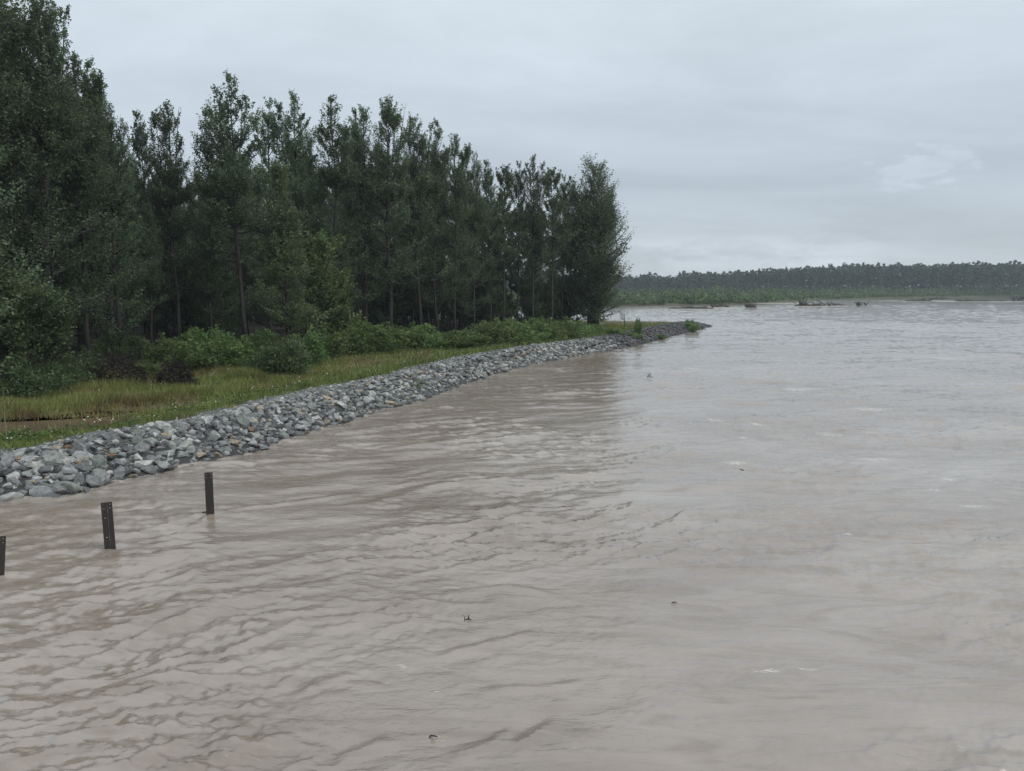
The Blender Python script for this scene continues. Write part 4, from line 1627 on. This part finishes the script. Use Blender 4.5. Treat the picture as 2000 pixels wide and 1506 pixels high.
# far drift logs on the shoals
DRIFT = [(1345, 604, 95, 6, 'long low drift log heap on the shoal nearest the rocky point'), (1405, 600, 40, 6, 'forked driftwood clump on the shoal left of the dark log jam'),
         (1466, 602, 26, 9, 'upright root wad with pale log on the shoal left of the dark log jam'),
         (1602, 598.5, 105, 12, 'dark log jam stranded in the river before the far bank'), (1683, 597, 22, 8, 'small root wad just right of the dark log jam'),
         (1790, 588.5, 70, 7, 'low driftwood line on the pale shoal below the right-hand far thicket'), (1832, 584.5, 40, 5, 'short driftwood heap farthest off on the pale right-hand shoal'),
         (1915, 589.5, 110, 6, 'long dark log lying low near the right edge of the photo'), (1988, 587.5, 30, 12, 'upright root wad at the right edge of the photo')]
for k, (px, py, wpx, hpx, lab) in enumerate(DRIFT):
    p = gp(px, py, 0)
    rng = np.random.default_rng(300 + k)
    sc_ = p[1] / FPX
    W, hh = wpx * sc_, hpx * sc_
    root = bpy.data.objects.new('driftwood_pile', None)
    root.location = (p[0], p[1], 0.0)
    COL.objects.link(root)
    tag(root, lab, 'driftwood')
    for q in range(4 + int(wpx / 4)):
        mb = MB()
        L = min(W * rng.uniform(0.1, 0.35), rng.uniform(2, 8))
        cx = rng.uniform(-0.5, 0.5) * (W - L * .8)
        zz = rng.uniform(0.02, 0.4) * hh
        a = rng.normal() * 0.3
        rise = rng.normal() * 0.3 * hh
        q3 = np.array([(cx - L / 2, math.sin(a) * L / 2, max(zz - rise, 0.0)), (cx, rng.normal() * .2, zz + 0.1), (cx + L / 2, -math.sin(a) * L / 2, max(zz + rise, 0.0))])
        g = rng.uniform(0.5, 1.9)
        mb.tube(q3, np.array([0.22, 0.2, 0.1]) * rng.uniform(0.5, 0.9), 6, tint=np.array((0.055, 0.048, 0.042)) * g)
        link('log', mb.mesh('log', M_WOOD), root)
    for q in range(2 if hpx < 8 else 5):
        mb = MB()
        cx = rng.uniform(-0.4, 0.4) * W
        c = np.array((cx, 0, 0.2))
        for r_ in range(5):
            e = c + np.array((rng.normal() * 0.9, rng.normal() * .5, hh * rng.uniform(0.5, 1.05)))
            mb.tube([c, (c + e) / 2 + rng.normal(size=3) * .2, e], [0.2, 0.13, 0.05], 5, tint=np.array((0.045, 0.038, 0.034)))
        link('root', mb.mesh('root', M_WOOD), root)

# pale gravel shoals under the drift
smb = MB()
for px, py, wpx, dep in ((1345, 604, 190, 7), (1440, 601.5, 200, 6), (1600, 598.5, 150, 8), (1800, 588, 240, 14), (1930, 589.5, 260, 10), (1500, 592.5, 260, 10)):
    p = gp(px, py, 0)
    W = wpx * p[1] / FPX / 2
    t = np.linspace(0, 2 * np.pi, 36, endpoint=False)
    rr_ = 1 + 0.25 * perlin(np.cos(t) * 2 + px, np.sin(t) * 2, 5)
    rim = np.column_stack([p[0] + np.cos(t) * W * rr_, p[1] + np.sin(t) * dep * rr_, np.full(36, -0.12)])
    mid = np.column_stack([p[0] + np.cos(t) * W * rr_ * .6, p[1] + np.sin(t) * dep * rr_ * .6, np.full(36, 0.16)])
    k = np.arange(36)
    vv = np.vstack([rim, mid, [[p[0], p[1], 0.2]]])
    smb.add(vv, np.stack([36 + k, 36 + (k + 1) % 36, k * 0 + 72], 1), np.stack([k, (k + 1) % 36, 36 + (k + 1) % 36, 36 + k], 1),
            np.tile(np.array((0.30, 0.28, 0.255)), (73, 1)))
shoal = link('gravel_shoal', smb.mesh('gravel_shoal', M_SOIL, True))
tag(shoal, kind='structure')

# ------------------------------------------------------------------ far wood and thicket
rf = np.random.default_rng(71)


def far_pt(px, extra):
    """a point on the far shore, `extra` metres behind its waterline in the direction the photo column px looks"""
    u = (px - 1000) / FPX
    ys_ = np.interp(u, FARLINE[:, 0] / FARLINE[:, 1], FARLINE[:, 1])
    d = ys_ + extra
    return u * d * 1.0, d


fm = MB()
TOP = np.array([(-700, 535), (900, 535), (1190, 538), (1240, 541), (1262, 536), (1310, 544), (1330, 534), (1400, 535), (1450, 531), (1520, 527), (1600, 523), (1660, 518), (1760, 520), (1850, 516), (2000, 514), (2700, 512)])
for row in range(4):
    px = -500.0
    while px < 2650:
        u = (px - 1000) / FPX
        d = 760 + row * 9 + rf.uniform(-5, 5) - 60 * sstep(np.array(px), 1300, 2000)
        x = u * d
        top = np.interp(px, TOP[:, 0], TOP[:, 1]) + rf.normal() * 2.6 + 1.5
        H = (HORIZON - top) / FPX * d + CAM_H - 2.0
        H = max(H * (1 + 0.16 * float(fbm(np.array(px * 0.012), np.array(row * 0.7), 83, 4))), 8)
        R = rf.uniform(2.2, 3.6)
        n_ = 100 if row < 2 else 65
        uu = rf.uniform(0.0, 1, n_) ** 0.9
        a = rf.uniform(0, 6.28, n_)
        r = R * np.sqrt(rf.uniform(0.05, 1, n_)) * (np.sin(np.pi * np.clip(0.22 + 0.74 * uu, 0, 1)) ** 0.6)
        lo = 0.0 if row < 2 else 0.3
        P = np.column_stack([x + np.cos(a) * r, d + np.sin(a) * r, 2.0 + H * (lo + (1 - lo) * uu)])
        g = np.clip(rf.normal() * 0.14 + 0.5, 0.1, 0.9)
        fm.leaves(P, rf.uniform(0.9, 1.7, n_), rf, flat=0.1, asp=0.65, tint=np.clip(g + rf.normal(size=n_) * 0.12, 0, 1))
        if row == 3:
            P = np.column_stack([x + rf.uniform(-3, 3, 16), d + rf.uniform(-2, 2, 16), rf.uniform(1.5, 8, 16)])
            fm.leaves(P, rf.uniform(1.2, 2.0, 16), rf, asp=0.8, tint=rf.uniform(0, 0.4, 16))
        if row < 2:
            fm.tube([(x, d, 1), (x, d, 1 + H * 0.8)], [0.25, 0.1], 3, tint=(0.02, 0.02, 0.02), cap=False)
        px += rf.uniform(4.5, 9.5)
far_wood = link('far_wood', fm.mesh('far_wood', M_FARLEAF))
tag(far_wood, kind='stuff')
sm = MB()
for row, (ex, h0, h1, step) in enumerate(((1.5, 0.8, 1.8, 5), (5, 1.4, 2.6, 6), (14, 2.0, 3.6, 8), (30, 2.6, 4.4, 9), (55, 3.2, 5.0, 9), (90, 3.8, 5.6, 9), (130, 4.2, 6.2, 10), (175, 4.6, 6.8, 10))):
    px = -300.0
    while px < 2500:
        x, d = far_pt(px, ex + rf.uniform(-1, 1) * min(4, ex * 0.4))
        if d < 720:
            tall = 1 + 1.0 * sstep(np.array(px), 1840, 1930) + 0.35 * sstep(np.array(px), 1600, 1800)
            cl = float(fbm(np.array(px * 0.011), np.array(row * 0.55), 87, 4))
            H = rf.uniform(h0, h1) * tall * (1.0 + 0.75 * cl)
            if cl < -0.22 and rf.uniform() < 0.6:
                px += step
                continue
            R = rf.uniform(1.2, 3.0) * (1 + 0.4 * cl)
            n_ = 46
            uu = rf.uniform(0, 1, n_)
            a = rf.uniform(0, 6.28, n_)
            r = R * np.sqrt(rf.uniform(0, 1, n_)) * np.sqrt(1 - 0.75 * uu)
            P = np.column_stack([x + np.cos(a) * r, d + np.sin(a) * r, 0.9 + H * uu])
            g = np.clip(0.45 + rf.normal() * 0.2 + 0.35 * cl, 0, 1) - 0.45 * float(sstep(np.array(px), 1840, 1930))
            sm.leaves(P, rf.uniform(0.35, 0.75, n_), rf, flat=0.1, tint=np.clip(g + rf.normal(size=n_) * 0.2, 0, 1))
        px += rf.uniform(0.6, 1.4) * step
thicket = link('far_thicket', sm.mesh('far_thicket', M_FARSHRUB))
tag(thicket, kind='stuff')

# ------------------------------------------------------------------ haze
M_HAZE = bpy.data.materials.new('haze')
M_HAZE.use_nodes = True
hn, hl_ = M_HAZE.node_tree.nodes, M_HAZE.node_tree.links
hn.clear()
ho = hn.new('ShaderNodeOutputMaterial')
pv = hn.new('ShaderNodeVolumePrincipled')
pv.inputs['Color'].default_value = (0.82, 0.91, 1.0, 1)
pv.inputs['Density'].default_value = 0.00025
pv.inputs['Anisotropy'].default_value = 0.2
hl_.new(pv.outputs[0], ho.inputs['Volume'])
bm = bmesh.new()
bmesh.ops.create_cube(bm, size=1.0)
hme = bpy.data.meshes.new('haze')
bm.to_mesh(hme)
bm.free()
hme.materials.append(M_HAZE)
haze = link('haze', hme, None, (0, 1000, 19.0), 0, (14000, 14000, 46))
tag(haze, kind='stuff')
